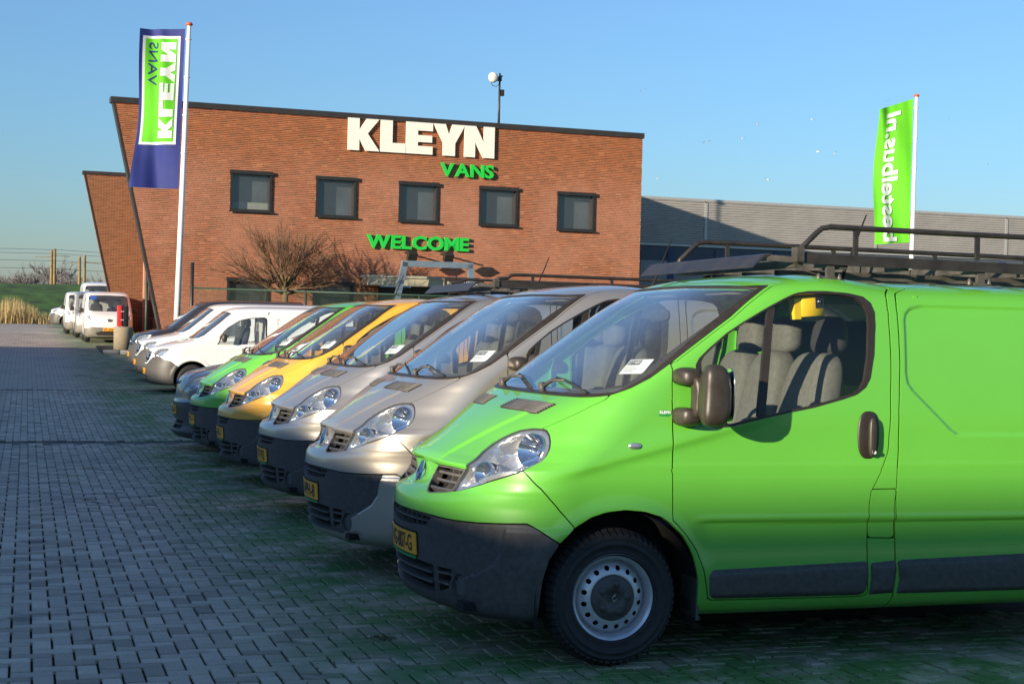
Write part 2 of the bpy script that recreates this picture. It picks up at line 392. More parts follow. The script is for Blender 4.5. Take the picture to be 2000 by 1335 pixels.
# ---------------------------------------------------------------- wheels
def wheel_parts(R, rr, width, kind='steel', cap='plastic'):
    """meshes of a wheel standing at the origin, outer face towards -y at y=0"""
    out = {}
    w = width; n = 72; b = B(); prof = [(rr - .012, .022), (rr, .004), (rr + .010, .0), (rr + .012, -.003), (rr + .016, -.003), (rr + .018, -.001), (rr + .03, -.006), (R * .775, -.009), (R * .78, -.0125), (R * .795, -.0125), (R * .80, -.009), (R * .86, -.008), (R * .865, -.0105), (R * .875, -.0105), (R * .88, -.006), (R * .92, .006), (R * .945, .024), (R * .965, .045)]
    prof = prof + [(R * .975, .06), (R * .975, w - .06), (R * .98, w - .03), (R * .9, w), (rr, w)]
    b.lathe(prof, n)
    # tread: shoulder blocks and ribs standing proud of the casing
    for k in range(56):
        q = 2 * PI * k / 56; c, s_ = math.cos(q), math.sin(q); tx, tz = -s_, c; hw = R * PI / 56 * .66
        for (y0, y1, ra, rb) in ((.002, .052, R * .935, R * 1.004), (.06, .098, R * .985, R * 1.005), (.107, w - .06, R * .985, R * 1.005)):
            sk = .5 if y0 > .05 else 0
            vs = []
            for (r_, yy) in ((ra - .012, y0), (ra, y0), (rb, y1), (rb - .03, y1)):
                for sg in (-1, 1):
                    e = sg * hw + sk * (yy - .06) * .4; vs.append((c * r_ + tx * e, yy, s_ * r_ + tz * e))
            b.add(vs, [(0, 1, 3, 2), (2, 3, 5, 4), (4, 5, 7, 6), (0, 2, 4, 6), (1, 7, 5, 3)])
    out['tyre'] = b.mesh()
    bb = B()
    bb.lathe([(rr + .004, -.004), (rr + .007, .004), (rr - .004, .012), (rr - .016, .016), (rr - .022, .03), (rr - .03, .07), (rr - .035, .12)], n)
    # disc with a ring of holes, cut from a polar grid
    r1 = rr - .03; r0 = .045; nr, na = 26, 160; rs = np.linspace(r0, r1, nr); an = np.linspace(0, 2 * PI, na + 1)
    RR, AA = np.meshgrid(rs, an); P = np.stack([RR.ravel(), AA.ravel()], -1); i = (np.arange(na)[:, None] * nr + np.arange(nr - 1)[None]).ravel()
    T = np.concatenate([np.stack([i, i + 1, i + 1 + nr], -1), np.stack([i, i + 1 + nr, i + nr], -1)])
    if kind == 'steel':
        rh = r1 * .80; ah = PI / 8
        X = P[:, 0] * np.cos((P[:, 1] + ah / 2) % ah - ah / 2) - rh; Y = P[:, 0] * np.sin((P[:, 1] + ah / 2) % ah - ah / 2)
        P, T = clip(P, T, np.sqrt(X ** 2 + Y ** 2) - .0125)
    r = P[:, 0]
    h = .052 - .030 * np.exp(-((r - r1 * .62) / (r1 * .16)) ** 2) - .012 * np.exp(-((r - r1 * .8) / (r1 * .1)) ** 2) + .02 * sst((r - r1 * .9) / (r1 * .1)) + .004
    V = np.stack([r * np.cos(P[:, 1]), h, r * np.sin(P[:, 1])], -1)
    k = len(bb.v); bb.v += [tuple(v) for v in V]; bb.f += [tuple(int(q) + k for q in t) for t in T]; bb.sm += [True] * len(T)
    out['rim'] = bb.mesh()
    c = B(); rc = rr * .53
    c.lathe([(rc, .034), (rc, .020), (rc - .01, .014), (rc * .75, .012), (rc * .7, .006), (rc * .35, .004), (rc * .33, .010), (.0005, .010)], 48)
    for k in range(5):
        q = 2 * PI * k / 5 + .3; cx, cz = math.cos(q) * rc * .62, math.sin(q) * rc * .62
        c.lathe([(.02, .012), (.018, .002), (.0005, .001)], 12, 'y', (cx, 0, cz))
    out['cap'] = c.mesh()
    d = B(); d.lathe([(rr - .04, .13), (.04, .13)], 40); d.lathe([(.13, .11), (.13, .125), (.03, .125)], 32); out['brake'] = d.mesh()
    return out
def diamond(h, w, t, d):
    """diamond-ring badge in the y-z plane, front towards -x"""
    o = [(0, h), (w, 0), (0, -h), (-w, 0)]; b = B(); vs = []; fs = []
    for s_, x in ((1., 0), (.80, -d), (.56, -d * .9), (.42, 0)): vs += [(x, y * s_, z * s_) for y, z in o]
    for j in range(3):
        for i in range(4): fs.append((j * 4 + i, j * 4 + (i + 1) % 4, (j + 1) * 4 + (i + 1) % 4, (j + 1) * 4 + i))
    return b.add(vs, fs).mesh()

# ---------------------------------------------------------------- the panel van standing in the front row (front axle at x=0, facing -x, driver's side towards -y)
VAN = [(0.235,-0.74,0.5,2.1,0.87),(0.26,-0.79,0.56,2.1,0.91),(0.31,-0.815,0.6,2.05,0.935),(0.4,-0.832,0.62,2.0,0.945),(0.52,-0.842,0.635,2.0,0.95),(0.64,-0.85,0.642,2.0,0.952),(0.7,-0.853,0.643,2.0,0.953),(0.76,-0.847,0.637,2.0,0.953),(0.795,-0.822,0.617,2.1,0.953),(0.83,-0.765,0.568,2.35,0.953),(0.86,-0.735,0.54,2.5,0.953),(0.9,-0.722,0.53,2.5,0.953),(0.935,-0.722,0.535,2.5,0.952),(0.955,-0.735,0.55,2.4,0.952),(0.975,-0.718,0.55,2.2,0.952),(1.0,-0.682,0.55,2.1,0.951),(1.06,-0.597,0.55,2.08,0.95),(1.14,-0.485,0.535,2.25,0.949),(1.22,-0.36,0.52,2.6,0.947),(1.28,-0.25,0.49,3.1,0.944),(1.33,-0.16,0.47,3.5,0.941),(1.4,-0.055,0.46,3.7,0.937),(1.5,0.085,0.46,3.8,0.93),(1.6,0.225,0.47,3.8,0.921),(1.7,0.37,0.49,3.8,0.909),(1.8,0.52,0.52,3.7,0.891),(1.86,0.63,0.56,3.6,0.868),(1.9,0.73,0.62,3.4,0.832),(1.925,0.84,0.68,3.1,0.785),(1.945,1.0,0.7,2.8,0.69),(1.957,1.15,0.65,2.5,0.56),(1.965,1.35,0.5,2.2,0.38),(1.969,1.55,0.3,2.0,0.18),(1.97,1.7,0.1,2.0,0.01)]
FE={'headlight':[(0.428,0.657),(0.416,0.717),(0.472,0.781),(0.479,0.85),(0.454,0.911),(0.448,0.965),(0.463,1.007),(0.49,1.042),(0.522,1.071),(0.586,1.089),(0.647,1.089),(0.687,1.079),(0.743,1.046),(0.8,1.0),(0.854,0.947),(0.885,0.905),(0.9,0.866),(0.883,0.835),(0.853,0.806),(0.753,0.773),(0.639,0.739),(0.533,0.7),(0.469,0.669)],
'grille':[(0.201,0.781),(0.359,0.783),(0.47,0.78),(0.444,0.754),(0.422,0.727),(0.418,0.706),(0.422,0.682),(0.435,0.655),(0.382,0.636),(0.283,0.615),(0.246,0.625),(0.184,0.664),(0.152,0.693),(0.143,0.721),(0.164,0.751)],
'hoodlip':[(0.0,0.807),(0.082,0.797),(0.202,0.785),(0.36,0.787),(0.474,0.783)],
'hoodside':[(0.746,1.37),(0.758,1.335),(0.738,1.277),(0.722,1.211),(0.687,1.14),(0.666,1.089)],
'cowl':[(0.746,1.37),(0.674,1.354),(0.591,1.345),(0.435,1.344),(0.302,1.343)],
'ws_out':[(0.746,1.37),(0.813,1.433),(0.848,1.506),(0.856,1.626),(0.853,1.808),(0.844,1.953),(0.801,2.128),(0.766,2.226),(0.727,2.335),(0.695,2.432),(0.721,2.471)],
'ws_in':[(0.755,1.365),(0.771,1.409),(0.792,1.451),(0.817,1.532),(0.806,1.678),(0.767,1.979),(0.769,2.053),(0.765,2.106),(0.755,2.164),(0.746,2.196)],
'ws_top':[(0.761,2.203),(0.636,2.215),(0.493,2.224),(0.345,2.23),(0.193,2.238)],
'door_front':[(0.856,1.62),(0.926,1.579),(0.983,1.537),(1.246,1.359),(1.288,1.309),(1.365,1.209),(1.485,1.072),(1.553,0.988),(1.711,0.822),(1.722,0.789),(1.728,0.76),(1.736,0.665),(1.749,0.584),(1.751,0.526),(1.77,0.511),(1.819,0.457),(1.875,0.38),(1.921,0.277),(1.946,0.187),(1.957,0.135)],
'door_rear':[(2.825,0.299),(2.825,0.414),(2.829,0.558),(2.823,0.682),(2.836,0.715),(2.862,0.77),(2.872,0.799),(2.865,0.827),(2.788,0.935),(2.752,0.977),(2.656,1.103),(2.579,1.194),(2.463,1.345),(2.345,1.484),(2.18,1.661),(2.099,1.741),(1.969,1.863),(1.731,2.072),(1.617,2.158),(1.547,2.207),(1.457,2.264)],
'cut2':[(2.99,0.305),(2.988,0.568),(2.974,0.674),(2.971,0.76),(2.963,0.816),(2.805,0.987),(2.734,1.077),(2.609,1.222),(2.53,1.329),(2.488,1.382),(2.407,1.476),(2.235,1.663),(2.153,1.744),(2.02,1.869),(1.878,1.995),(1.779,2.08),(1.662,2.169),(1.589,2.22),(1.496,2.28)],
'window':[(1.135,1.566),(1.067,1.607),(1.022,1.656),(0.996,1.731),(0.973,1.84),(0.98,1.926),(1.004,2.032),(1.015,2.069),(1.021,2.109),(1.034,2.156),(1.095,2.177),(1.215,2.183),(1.29,2.184),(1.347,2.191),(1.446,2.182),(1.555,2.134),(1.67,2.057),(1.798,1.944),(1.945,1.802),(2.036,1.71),(2.075,1.664),(2.184,1.531),(2.224,1.461),(2.222,1.401),(2.174,1.357),(2.068,1.284),(1.971,1.242),(1.743,1.124),(1.657,1.115),(1.564,1.164),(1.521,1.205),(1.395,1.338),(1.269,1.479),(1.208,1.523)],
'post':[(1.052,2.043),(1.26,1.907),(1.35,1.818),(1.475,1.687),(1.67,1.465),(1.746,1.37),(1.861,1.212),(1.829,1.192),(1.718,1.347),(1.643,1.444),(1.606,1.489),(1.416,1.706),(1.335,1.792),(1.248,1.879),(1.106,1.967),(1.04,2.011)],
'bumper_top':[(0.187,0.507),(0.319,0.504),(0.514,0.496),(0.68,0.498),(0.956,0.511),(1.024,0.483),(1.139,0.423)],
'fender':[(0.853,0.803),(0.866,0.786),(0.887,0.771),(0.932,0.739),(0.974,0.716),(1.03,0.675),(1.158,0.567),(1.229,0.503)],
'slot':[(0.166,0.507),(0.363,0.498),(0.334,0.473),(0.312,0.449),(0.194,0.442),(0.104,0.456)],
'lgrille':[(0.226,0.265),(0.501,0.252),(0.489,0.21),(0.488,0.164),(0.434,0.141),(0.344,0.114),(0.236,0.112),(0.148,0.114),(0.172,0.147),(0.19,0.178),(0.204,0.207)],
'fog':[(0.603,0.173),(0.594,0.143),(0.574,0.122),(0.548,0.116),(0.525,0.128),(0.509,0.154),(0.505,0.185),(0.515,0.215),(0.534,0.236),(0.559,0.241),(0.582,0.229),(0.598,0.204)],
'bcrease':[(0.82,0.37),(0.766,0.304),(0.674,0.25),(0.591,0.211)],
'arch':[(1.138,0.424),(1.229,0.499),(1.254,0.512),(1.318,0.549),(1.397,0.574),(1.494,0.584),(1.594,0.574),(1.688,0.546),(1.737,0.514),(1.803,0.448),(1.856,0.347),(1.889,0.24),(1.896,0.199),(1.899,0.122),(1.907,0.093),(1.927,0.054)],
'archf':[(1.138,0.424),(1.081,0.349),(1.05,0.252),(1.033,0.132),(1.032,0.104),(1.037,0.074)],
'strip1':[(1.951,0.251),(1.969,0.277),(2.821,0.299),(2.836,0.287),(2.842,0.205),(2.83,0.144),(2.802,0.125),(1.983,0.132),(1.96,0.149)],
'strip2':[(2.848,0.29),(2.991,0.3),(3.002,0.256),(2.996,0.131),(2.851,0.126),(2.857,0.204)],
'strip3':[(3.003,0.294),(3.03,0.302),(3.759,0.321),(3.776,0.157),(3.782,0.122),(3.012,0.126),(3.022,0.2)],
'flap':[(2.822,0.702),(2.97,0.703),(2.986,0.414),(2.832,0.419)],
'vent':[(0.119,1.193),(0.149,1.281),(0.525,1.281),(0.497,1.19)],
'paper':[(0.587,1.557),(0.548,1.659),(0.692,1.666),(0.729,1.563)]}

def van_post(x, y, z): return x, y, z + (.012 - .045 * sst((x - 1.1) / .5)) * sst((z - 1.4) / .5)
PANEL_XZ = [(3.62, 1.80), (1.692, 1.80), (1.627, 1.785), (1.596, 1.755), (1.587, 1.722), (1.584, 1.446), (1.594, 1.396), (1.623, 1.359), (1.84, 1.163), (1.883, 1.134), (3.62, 1.131)]
def van_disp(p):
    x, y, z = p[..., 0], np.abs(p[..., 1]), p[..., 2]; side = sst((y - .80) / .1)
    # shoulder line rising from the lamp, crease above the sill, wheel-arch lips
    zr = .93 + .255 * (x + .34); d = .010 * np.exp(-(np.where(z > zr, (z - zr) / .075, (z - zr) / .028)) ** 2) * sst((x + .40) / .25) * sst((.95 - x) / .6) * side
    zc = .712 - .006 * x; k = sst((x - .38) / .12) * sst((2.55 - x) / .1) + sst((x - 3.55) / .1)
    d = d - .013 * k * sst((zc - z) / .018) * sst((z - .42) / .2) * side + .004 * k * np.exp(-((z - zc - .012) / .012) ** 2) * side
    for xa in (.02, 3.118):
        r = np.sqrt((x - xa) ** 2 + (z - .335) ** 2); d = d + .011 * np.exp(-((r - .435) / .045) ** 2) * sst((y - .70) / .15) * sst((z - .3) / .2)
    # pressed cargo panel
    q = np.ones(z.shape); mk = x > 1.45
    if mk.any(): q[mk] = sd(np.stack([x[mk], z[mk]], -1), PANEL_XZ)
    d = d - .011 * sst(.5 - q / .026) * sst((y - .78) / .05)
    # bonnet: raised centre, soft ribs
    hb = sst((z - .95) / .05) * sst((1.30 - z) / .06) * sst((.60 - y) / .05) * (x < .2)
    yb = .30 + .30 * sst((x + .70) / .55); d = d + hb * .010 * sst((yb - y) / .035)
    # lower bumper corner stands proud of the upper half
    ln = np.array([(.83, .70), (.815, .558), (.779, .492), (.709, .438), (.60, .395), (.5, .36)]); yl = np.interp(z, ln[::-1, 1], ln[::-1, 0])
    d = d + .010 * sst((y - yl) / .012 + .5) * sst((.69 - z) / .03) * (x < -.2)
    return d
VS = Surf(VAN, 3.93, van_disp, van_post)
PT = {}; DT = float(VS.t_of_z(1.0)) - .850; tz = lambda z: float(VS.t_of_z(z))
def _poly(*parts):
    o = []
    for p in parts: o += [tuple(q) for q in p]
    return o
PT['lamp'] = FE['headlight']; PT['grille'] = FE['grille']
PT['wso'] = _poly([(-.2, 1.325 + DT)], FE['cowl'][::-1], FE['ws_out'][1:8], FE['ws_top'][1:], [(-.2, 2.222 + DT)])
PT['wsi'] = _poly([(-.2, 1.352 + DT)], [(u, t + .026) for u, t in FE['cowl'][::-1]], FE['ws_in'][1:], [(u, t - .012) for u, t in FE['ws_top'][1:]], [(-.2, 2.21 + DT)])
PT['hood'] = _poly([(-.2, FE['hoodlip'][0][1] + .003)], FE['hoodlip'], FE['headlight'][3:11], FE['hoodside'][::-1][1:], FE['cowl'][1:], [(-.2, 1.325 + DT)])
PT['bumper'] = _poly([(-.2, .505)], FE['bumper_top'], FE['archf'][1:], [(1.037, -.2), (-.2, -.2)])
PT['arch'] = _poly(FE['arch'], [(1.95, -.2), (1.037, -.2)], FE['archf'][::-1][:-1])
PT['arch2'] = VS.xz([(3.118 + .433 * math.cos(q), .335 + .433 * math.sin(q)) for q in np.linspace(-.3, PI + .3, 24)])
ROOFL = FE['ws_out'][:8] + [(u, t + DT) for u, t in ((.79, 2.25), (.86, 2.30), (.97, 2.335), (1.12, 2.36), (1.3, 2.372), (5.2, 2.372))]
PT['ditch'] = ROOFL + [(u, t + .016) for u, t in ROOFL[::-1][:-7]] 
PT['door'] = _poly(FE['door_front'], [(1.972, .128), (2.804, .119), (2.842, .133)], FE['door_rear'], [(u, t - .012) for u, t in ROOFL[::-1] if .85 < u < 1.37 and t > 2.3 + DT], [(u + .03, t - .004) for u, t in ROOFL[3:9][::-1]])
PT['win'] = FE['window']; PT['post'] = FE['post']; PT['slot'] = [(-.2, .505)] + FE['slot'][:-1] + [(.06, .438), (-.2, .438)]
PT['lgr'] = [(-.2, .268), (.225, .265), (.33, .259), (.42, .256), (.5, .252), (.488, .164), (.434, .141), (.344, .116), (.2, .112), (-.2, .112)]; PT['fog'] = FE['fog']; PT['flap'] = FE['flap']
PT['cut2'] = FE['cut2'] + [(u + .008, t) for u, t in FE['cut2'][::-1]]
PT['vent'] = FE['vent']
PT['two'] = _poly([(.87, .53)], [(.835, .44)], FE['bcrease'], [(.52, .10), (.4, .10), (.2, .098), (-.2, .098), (-.2, -.3), (2., -.3), (2., .53)])
def spt(u, t, off=0., far=False):
    u = np.array([u], float); t = np.array([t], float); p = VS.pos(u, t)[0] + VS.normal(u, t)[0] * off
    return Vector((p[0], -p[1] if far else p[1], p[2]))
def make_van():
    S = VS; root = empty('panel_van'); m = lambda P, T, **k: surf_mesh(S, P, T, **k)
    G = .0065
    drop = [(PT['wso'], .0), (PT['hood'], G), (PT['lamp'], .003), (PT['grille'], .0), (PT['bumper'], G), (PT['arch'], 0), (PT['arch2'], 0), (PT['door'], G), (PT['ditch'], 0)]
    P, T = cut(S, drop=drop)
    P, T = split_gap(P, T, PT['flap'], .003)
    fe = [tuple(q) for q in FE['fender']]; P, T = split_gap(P, T, fe + [(1.235, .2), (-.3, .2), (-.3, 1.0), (.6, .95)], .0032)
    c2_ = [tuple(q) for q in FE['cut2']]; P, T = split_gap(P, T, [(3.0, -.3)] + c2_ + [(1.395, 2.376 + DT), (1.395, 2.9), (6., 2.9), (6., -.3)], .0035)
    for q0 in (-.013, 0., .013):        # follow the pressed cargo panel with the mesh
        bp = S.base(P[:, 0], P[:, 1]); f = sd(np.stack([bp[:, 0], bp[:, 2]], -1), PANEL_XZ) - q0; f = np.where(bp[:, 0] < 1.4, 1., f); A = clip(P, T, f); C_ = clip(P, T, -f); P, T = np.concatenate([A[0], C_[0]]), np.concatenate([A[1], C_[1] + len(A[0])])
    P_, inv = np.unique(np.round(P, 7), axis=0, return_inverse=True); T = inv.ravel()[T]; P = P_; T = T[(T[:, 0] != T[:, 1]) & (T[:, 1] != T[:, 2]) & (T[:, 0] != T[:, 2])]
    body = obj('body', m(P, T, flange=.022), root, 'paint_green')
    # closed tail
    tl = np.linspace(0, S.tmax, 60); e = S.base(np.full(60, 9.), tl); b = B(); ring = [tuple(q) for q in e] + [(q[0], -q[1], q[2]) for q in e[::-1]]
    b.add(ring, [tuple(range(len(ring)))]); obj('rear_panel', b.mesh(), root, 'paint_green')
    b = B()
    for xx in (.0, .01): pass
    obj('rear_door', B().box((3.932, -.80, .45), (3.95, -.008, 1.75)).mesh(), root, 'paint_green'); obj('rear_door', B().box((3.932, .008, .45), (3.95, .80, 1.75)).mesh(), root, 'paint_green')
    hd = obj('bonnet', m(*cut(S, keep=[(PT['hood'], 0)], drop=[(PT['vent'], .002)], near=PT['hood']), flange=.02), root, 'paint_green')
    for sg in (1, -1):
        v = obj('bonnet_vent', m(*cut(S, keep=[(PT['vent'], .0)], near=PT['vent']), off=-.004, sides=(sg,)), root, 'plastic')
        b = B(); A, Bq, C, D = [np.array(q) for q in PT['vent']]
        for k in range(7):
            w = (k + .8) / 7.6; p, q = A + (Bq - A) * w, D + (C - D) * w; b.tube([spt(*(p + (q - p) * r), .002, sg < 0) for r in (.03, .35, .65, .97)], .006, 5)
        obj('vent_louvre', b.mesh(), v, 'plastic_grey')
    # glazing
    P, T = cut(S, keep=[(PT['wso'], .0)], drop=[(PT['wsi'], 0)], near=PT['wso']); obj('windscreen_trim', m(P, T, off=.004, flange=.01), root, 'trim')
    ws = obj('windscreen', m(*cut(S, keep=[(PT['wsi'], -.004)], near=PT['wsi']), off=-.002), root, 'glass')
    fr = [(-.2, 1.34 + DT)] + [(u, t + .02) for u, t in FE['cowl'][::-1]] + [(u, t + DT) for u, t in ((.80, 1.43), (.76, 1.425), (.6, 1.40), (.3, 1.395), (-.2, 1.395))]
    P, T = cut(S, keep=[(PT['wsi'], -.003), (fr, 0)], near=PT['wsi']); obj('windscreen_frit', m(P, T, off=-.006), ws, 'dash')
    P, T = cut(S, keep=[(PT['ditch'], 0)], near=[(.6, 1.2), (5.3, 2.9)]); obj('roof_moulding', m(P, T, off=-.004, flange=.01), root, 'trim')
    cbd = B(); cbd.add([spt(u, t, -.02, sg < 0) + Vector((0, 0, dz)) for sg in (1, -1) for (u, t) in (FE['cowl'][::-1] if sg > 0 else FE['cowl']) for dz in (-.03, .012)], [(2 * i, 2 * i + 1, 2 * i + 3, 2 * i + 2) for i in range(9)])
    obj('cowl', cbd.mesh(), root, 'dark')
    for sg in (1, -1):
        dr = obj('door', m(*cut(S, keep=[(PT['door'], 0)], drop=[(PT['win'], 0)], near=PT['door']), flange=.022, sides=(sg,)), root, 'paint_green')
        obj('window_seal', m(*cut(S, keep=[(PT['win'], 0)], drop=[([tuple(q) for q in PT['win']], -.026)], near=PT['win']), off=.003, flange=.02, sides=(sg,)), dr, 'trim')
        w = obj('side_window', m(*cut(S, keep=[(PT['win'], .02)], near=PT['win']), off=-.006, sides=(sg,)), dr, 'glass_side')
        obj('window_post', m(*cut(S, keep=[(PT['win'], .015), (PT['post'], 0)], near=PT['post']), off=.0, flange=.02, sides=(sg,)), dr, 'trim')
        # inner door card
        cd = [(u, t) for u, t in PT['door']]; P, T = cut(S, keep=[(PT['door'], .03)], drop=[(PT['win'], .0)], near=PT['door']); k = S.fz(P[:, 1]) < 9; P, T = clip(P, T, 1.12 + DT - P[:, 1]); obj('door_card', m(P, T, off=-.075, sides=(sg,)), dr, 'dash')
        # handle
        hc = spt(2.57, 1.045 + DT, 0., sg < 0); n = -sg
        b = superblob(hc + Vector((0, 0, 0)), (.062, .012, .122), .75); obj('handle_dish', b.mesh(), dr, 'trim')
        h = superblob(hc + Vector((.012, n * .022, -.01)), (.022, .018, .100), .7); obj('handle', h.mesh(), dr, 'mirror_plastic')
        obj('lock', B().lathe([(.011, -.004), (.010, .004), (.0005, .005)], 14, 'y', tuple(hc + Vector((.012, n * .04, -.085)))).mesh(), dr, 'rim')
        # mirror: head, two arms, bracket
        mr = obj('wing_mirror', superblob((.418, sg * -1.13, 1.335), (.072, .085, .150), .62, (28, 22), lambda p: (p.x * (1 - .10 * p.z / .15) + .012 * math.cos(p.z * 12) - .012 + (.012 * (p.y * sg / .085) if p.x < 0 else 0), p.y + sg * .020 * math.cos(p.z / .15 * PI) * (.3 + .7 * (p.y * sg > 0)), p.z)).mesh(), root, 'mirror_plastic')
        for (z0, z1, zt) in ((1.462, 1.385, 1), (1.262, 1.180, -1)):
            a = superblob((.335, sg * -.985, (z0 + z1) / 2), (.055, .075, abs(z0 - z1) / 2 + .004), .6, (18, 12), lambda p: (p.x - .15 * p.y * sg, p.y, p.z - zt * .12 * abs(p.y) ** 1)); obj('mirror_arm', a.mesh(), mr, 'mirror_plastic')
        a = B(); 
        a = superblob((.362, sg * -1.045, 1.322), (.042, .05, .10), .7, (16, 14), lambda p: (p.x + .9 * (p.z ** 2) * 2.2 * -1 + .02, p.y, p.z)); obj('mirror_bracket', a.mesh(), mr, 'mirror_plastic')
        g = superblob((.489, sg * -1.13, 1.335), (.004, .072, .13), .6); obj('mirror_glass', g.mesh(), mr, 'chrome')
        # rubbing strips
        for nm in ('strip1', 'strip2', 'strip3'):
            pl = FE[nm] if nm != 'strip3' else [(u if u < 3.5 else 3.885, t) for u, t in FE[nm]]
            def rel(Q, pl=pl): return .022 * sst(np.clip(-sd(Q, pl), 0, 1) / .028) ** .6
            obj('rubbing_strip', m(*cut(S, keep=[(pl, 0)], near=pl), off=rel, sides=(sg,)), root, 'plastic')
        # marker lamp
        mk = spt(1.351, .967 + DT, 0, sg < 0); obj('side_repeater', superblob(mk, (.034, .012, .017), .8).mesh(), root, 'lamp_bowl'); 
        # lamps
        hl = empty('headlight'); hl.parent = root
        lens = obj('lens', m(*cut(S, keep=[(PT['lamp'], .002)], near=PT['lamp']), off=.002, sides=(sg,)), hl, 'lens')
        def bowl(Q): s_ = -sd(Q, PT['lamp']); return -.012 - .085 * sst((s_ - .028) / .03) + .006 * np.sin(Q[:, 0] * 30) * sst((s_ - .06) / .02)
        obj('lamp_housing', m(*cut(S, keep=[(PT['lamp'], .001)], near=PT['lamp']), off=bowl, sides=(sg,)), hl, 'lamp_bowl')
        obj('lamp_seal', m(*cut(S, keep=[(PT['lamp'], -.004)], drop=[(PT['lamp'], -.006)], near=PT['lamp'], fine=.0025), off=-.006, flange=.02, sides=(sg,)), hl, 'dark')
        for (u, t, r, dp, nm) in ((.70, tz(1.07), .078, .045, 'reflector'), (.585, tz(.962), .052, .045, 'reflector')):
            c = spt(u, t, -dp, sg < 0); nn = Vector((-.86, -sg * .46, .20)).normalized(); qn = nn.to_track_quat('Z', 'Y').to_matrix().to_4x4()
            b = B(); prof = [(r * s_, r * .75 * s_ * s_) for s_ in (.12, .25, .4, .55, .7, .85, 1.0, 1.05)]; b.lathe(prof, 32, 'z'); b.lathe([(r * 1.05, r * .83), (r * 1.13, r * .70), (r * 1.13, r * .3)], 32, 'z')
            b.v = [tuple(c + qn.to_3x3() @ Vector(v) - nn * r * .5) for v in b.v]; rf = obj(nm, b.mesh(), hl, 'lamp_chrome')
            b = superblob((0, 0, 0), (r * .24, r * .24, r * .42), .9, (14, 10)); b.v = [tuple(c + qn.to_3x3() @ Vector(v) - nn * r * .12) for v in b.v]; obj('bulb_shield', b.mesh(), rf, 'chrome')
        c = spt(.56, tz(.866), -.030, sg < 0); obj('indicator_bulb', superblob(c, (.015, .017, .018), 1.).mesh(), hl, 'amber')
        c2 = [(.475, tz(.82)), (.49, tz(.886)), (.64, tz(.90)), (.65, tz(.877)), (.56, tz(.843))]; obj('indicator_tray', m(*cut(S, keep=[(c2, 0)], near=c2), off=-.040, flange=.03, sides=(sg,)), hl, 'lamp_chrome')
        # grille half
        gr = empty('grille'); gr.parent = root
        obj('grille_back', m(*cut(S, keep=[(PT['grille'], -.004)], near=PT['grille']), off=-.075, sides=(sg,)), gr, 'dark')
        P, T = cut(S, keep=[(PT['grille'], 0)], drop=[(PT['grille'], -.007)], near=PT['grille'], fine=.0032); obj('grille_frame', m(P, T, off=.002, flange=.045, sides=(sg,)), gr, 'plastic_grey')
        for tc in (tz(.828), tz(.864), tz(.900)):
            pl = [(.2, tc - .0062), (.6, tc - .0062), (.6, tc + .0062), (.2, tc + .0062)]
            P, T = cut(S, keep=[(PT['grille'], .004), (pl, 0)], near=PT['grille'], fine=.0032)
            if len(T): obj('slat', m(P, T, off=-.004, flange=.04, sides=(sg,)), gr, 'plastic_grey')
        for uc in (.30, .36, .42):
            pl = [(uc - .0025, .5), (uc + .0025, .5), (uc + .0425, .95), (uc + .0375, .95)]; P, T = cut(S, keep=[(PT['grille'], .004), (pl, 0)], near=PT['grille'], fine=.0032); obj('fin', m(P, T, off=-.022, flange=.03, sides=(sg,)), gr, 'plastic_grey')
    # bumper, its openings and fittings
    hol = [(PT['slot'], 0), (PT['lgr'], 0), (PT['fog'], 0)]
    P, T = cut(S, keep=[(PT['bumper'], 0)], drop=hol + [(PT['two'], .0)], near=PT['bumper']); bu = obj('bumper', m(P, T, off=.006, flange=.05), root, 'plastic')
    P, T = cut(S, keep=[(PT['bumper'], 0), (PT['two'], .0)], drop=hol, near=PT['bumper']); obj('bumper_skirt', m(P, T, off=.006, flange=.05), root, 'plastic')
    for nm, pl in (('slot_back', PT['slot']), ('intake_back', PT['lgr'])): obj(nm, m(*cut(S, keep=[(pl, -.006)], near=pl), off=-.055), bu, 'dark')
    P, T = cut(S, keep=[(PT['slot'], 0), ([(-.2, .468), (.6, .468), (.6, .476), (-.2, .476)], 0)], near=PT['slot'], fine=.0032); obj('slat', m(P, T, off=-.006, flange=.03), bu, 'plastic_grey')
    for uc in (.05, .11, .17, .23, .28):
        P, T = cut(S, keep=[(PT['slot'], 0), ([(uc - .003, .4), (uc + .003, .4), (uc + .003, .52), (uc - .003, .52)], 0)], near=PT['slot'], fine=.0032); obj('fin', m(P, T, off=-.02, flange=.02, sides=(1,)), bu, 'plastic_grey'); obj('fin', m(P, T, off=-.02, flange=.02, sides=(-1,)), bu, 'plastic_grey')
    for tc, th in ((.222, .010), (.172, .010)):
        P, T = cut(S, keep=[(PT['lgr'], 0), ([(-.2, tc - th / 2), (.335, tc - th / 2 - .006), (.335, tc + th / 2 - .006), (-.2, tc + th / 2)], 0)], near=PT['lgr'], fine=.0032); obj('slat', m(P, T, off=.002, flange=.05), bu, 'plastic_grey')
        P, T = cut(S, keep=[(PT['lgr'], 0), ([(.375, tc - th / 2 + .004), (.6, tc - th / 2 + .004), (.6, tc + th / 2 + .004), (.375, tc + th / 2 + .004)], 0)], near=PT['lgr'], fine=.0032); obj('slat', m(P, T, off=.002, flange=.04, sides=(1,)), bu, 'plastic_grey'); obj('slat', m(P, T, off=.002, flange=.04, sides=(-1,)), bu, 'plastic_grey')
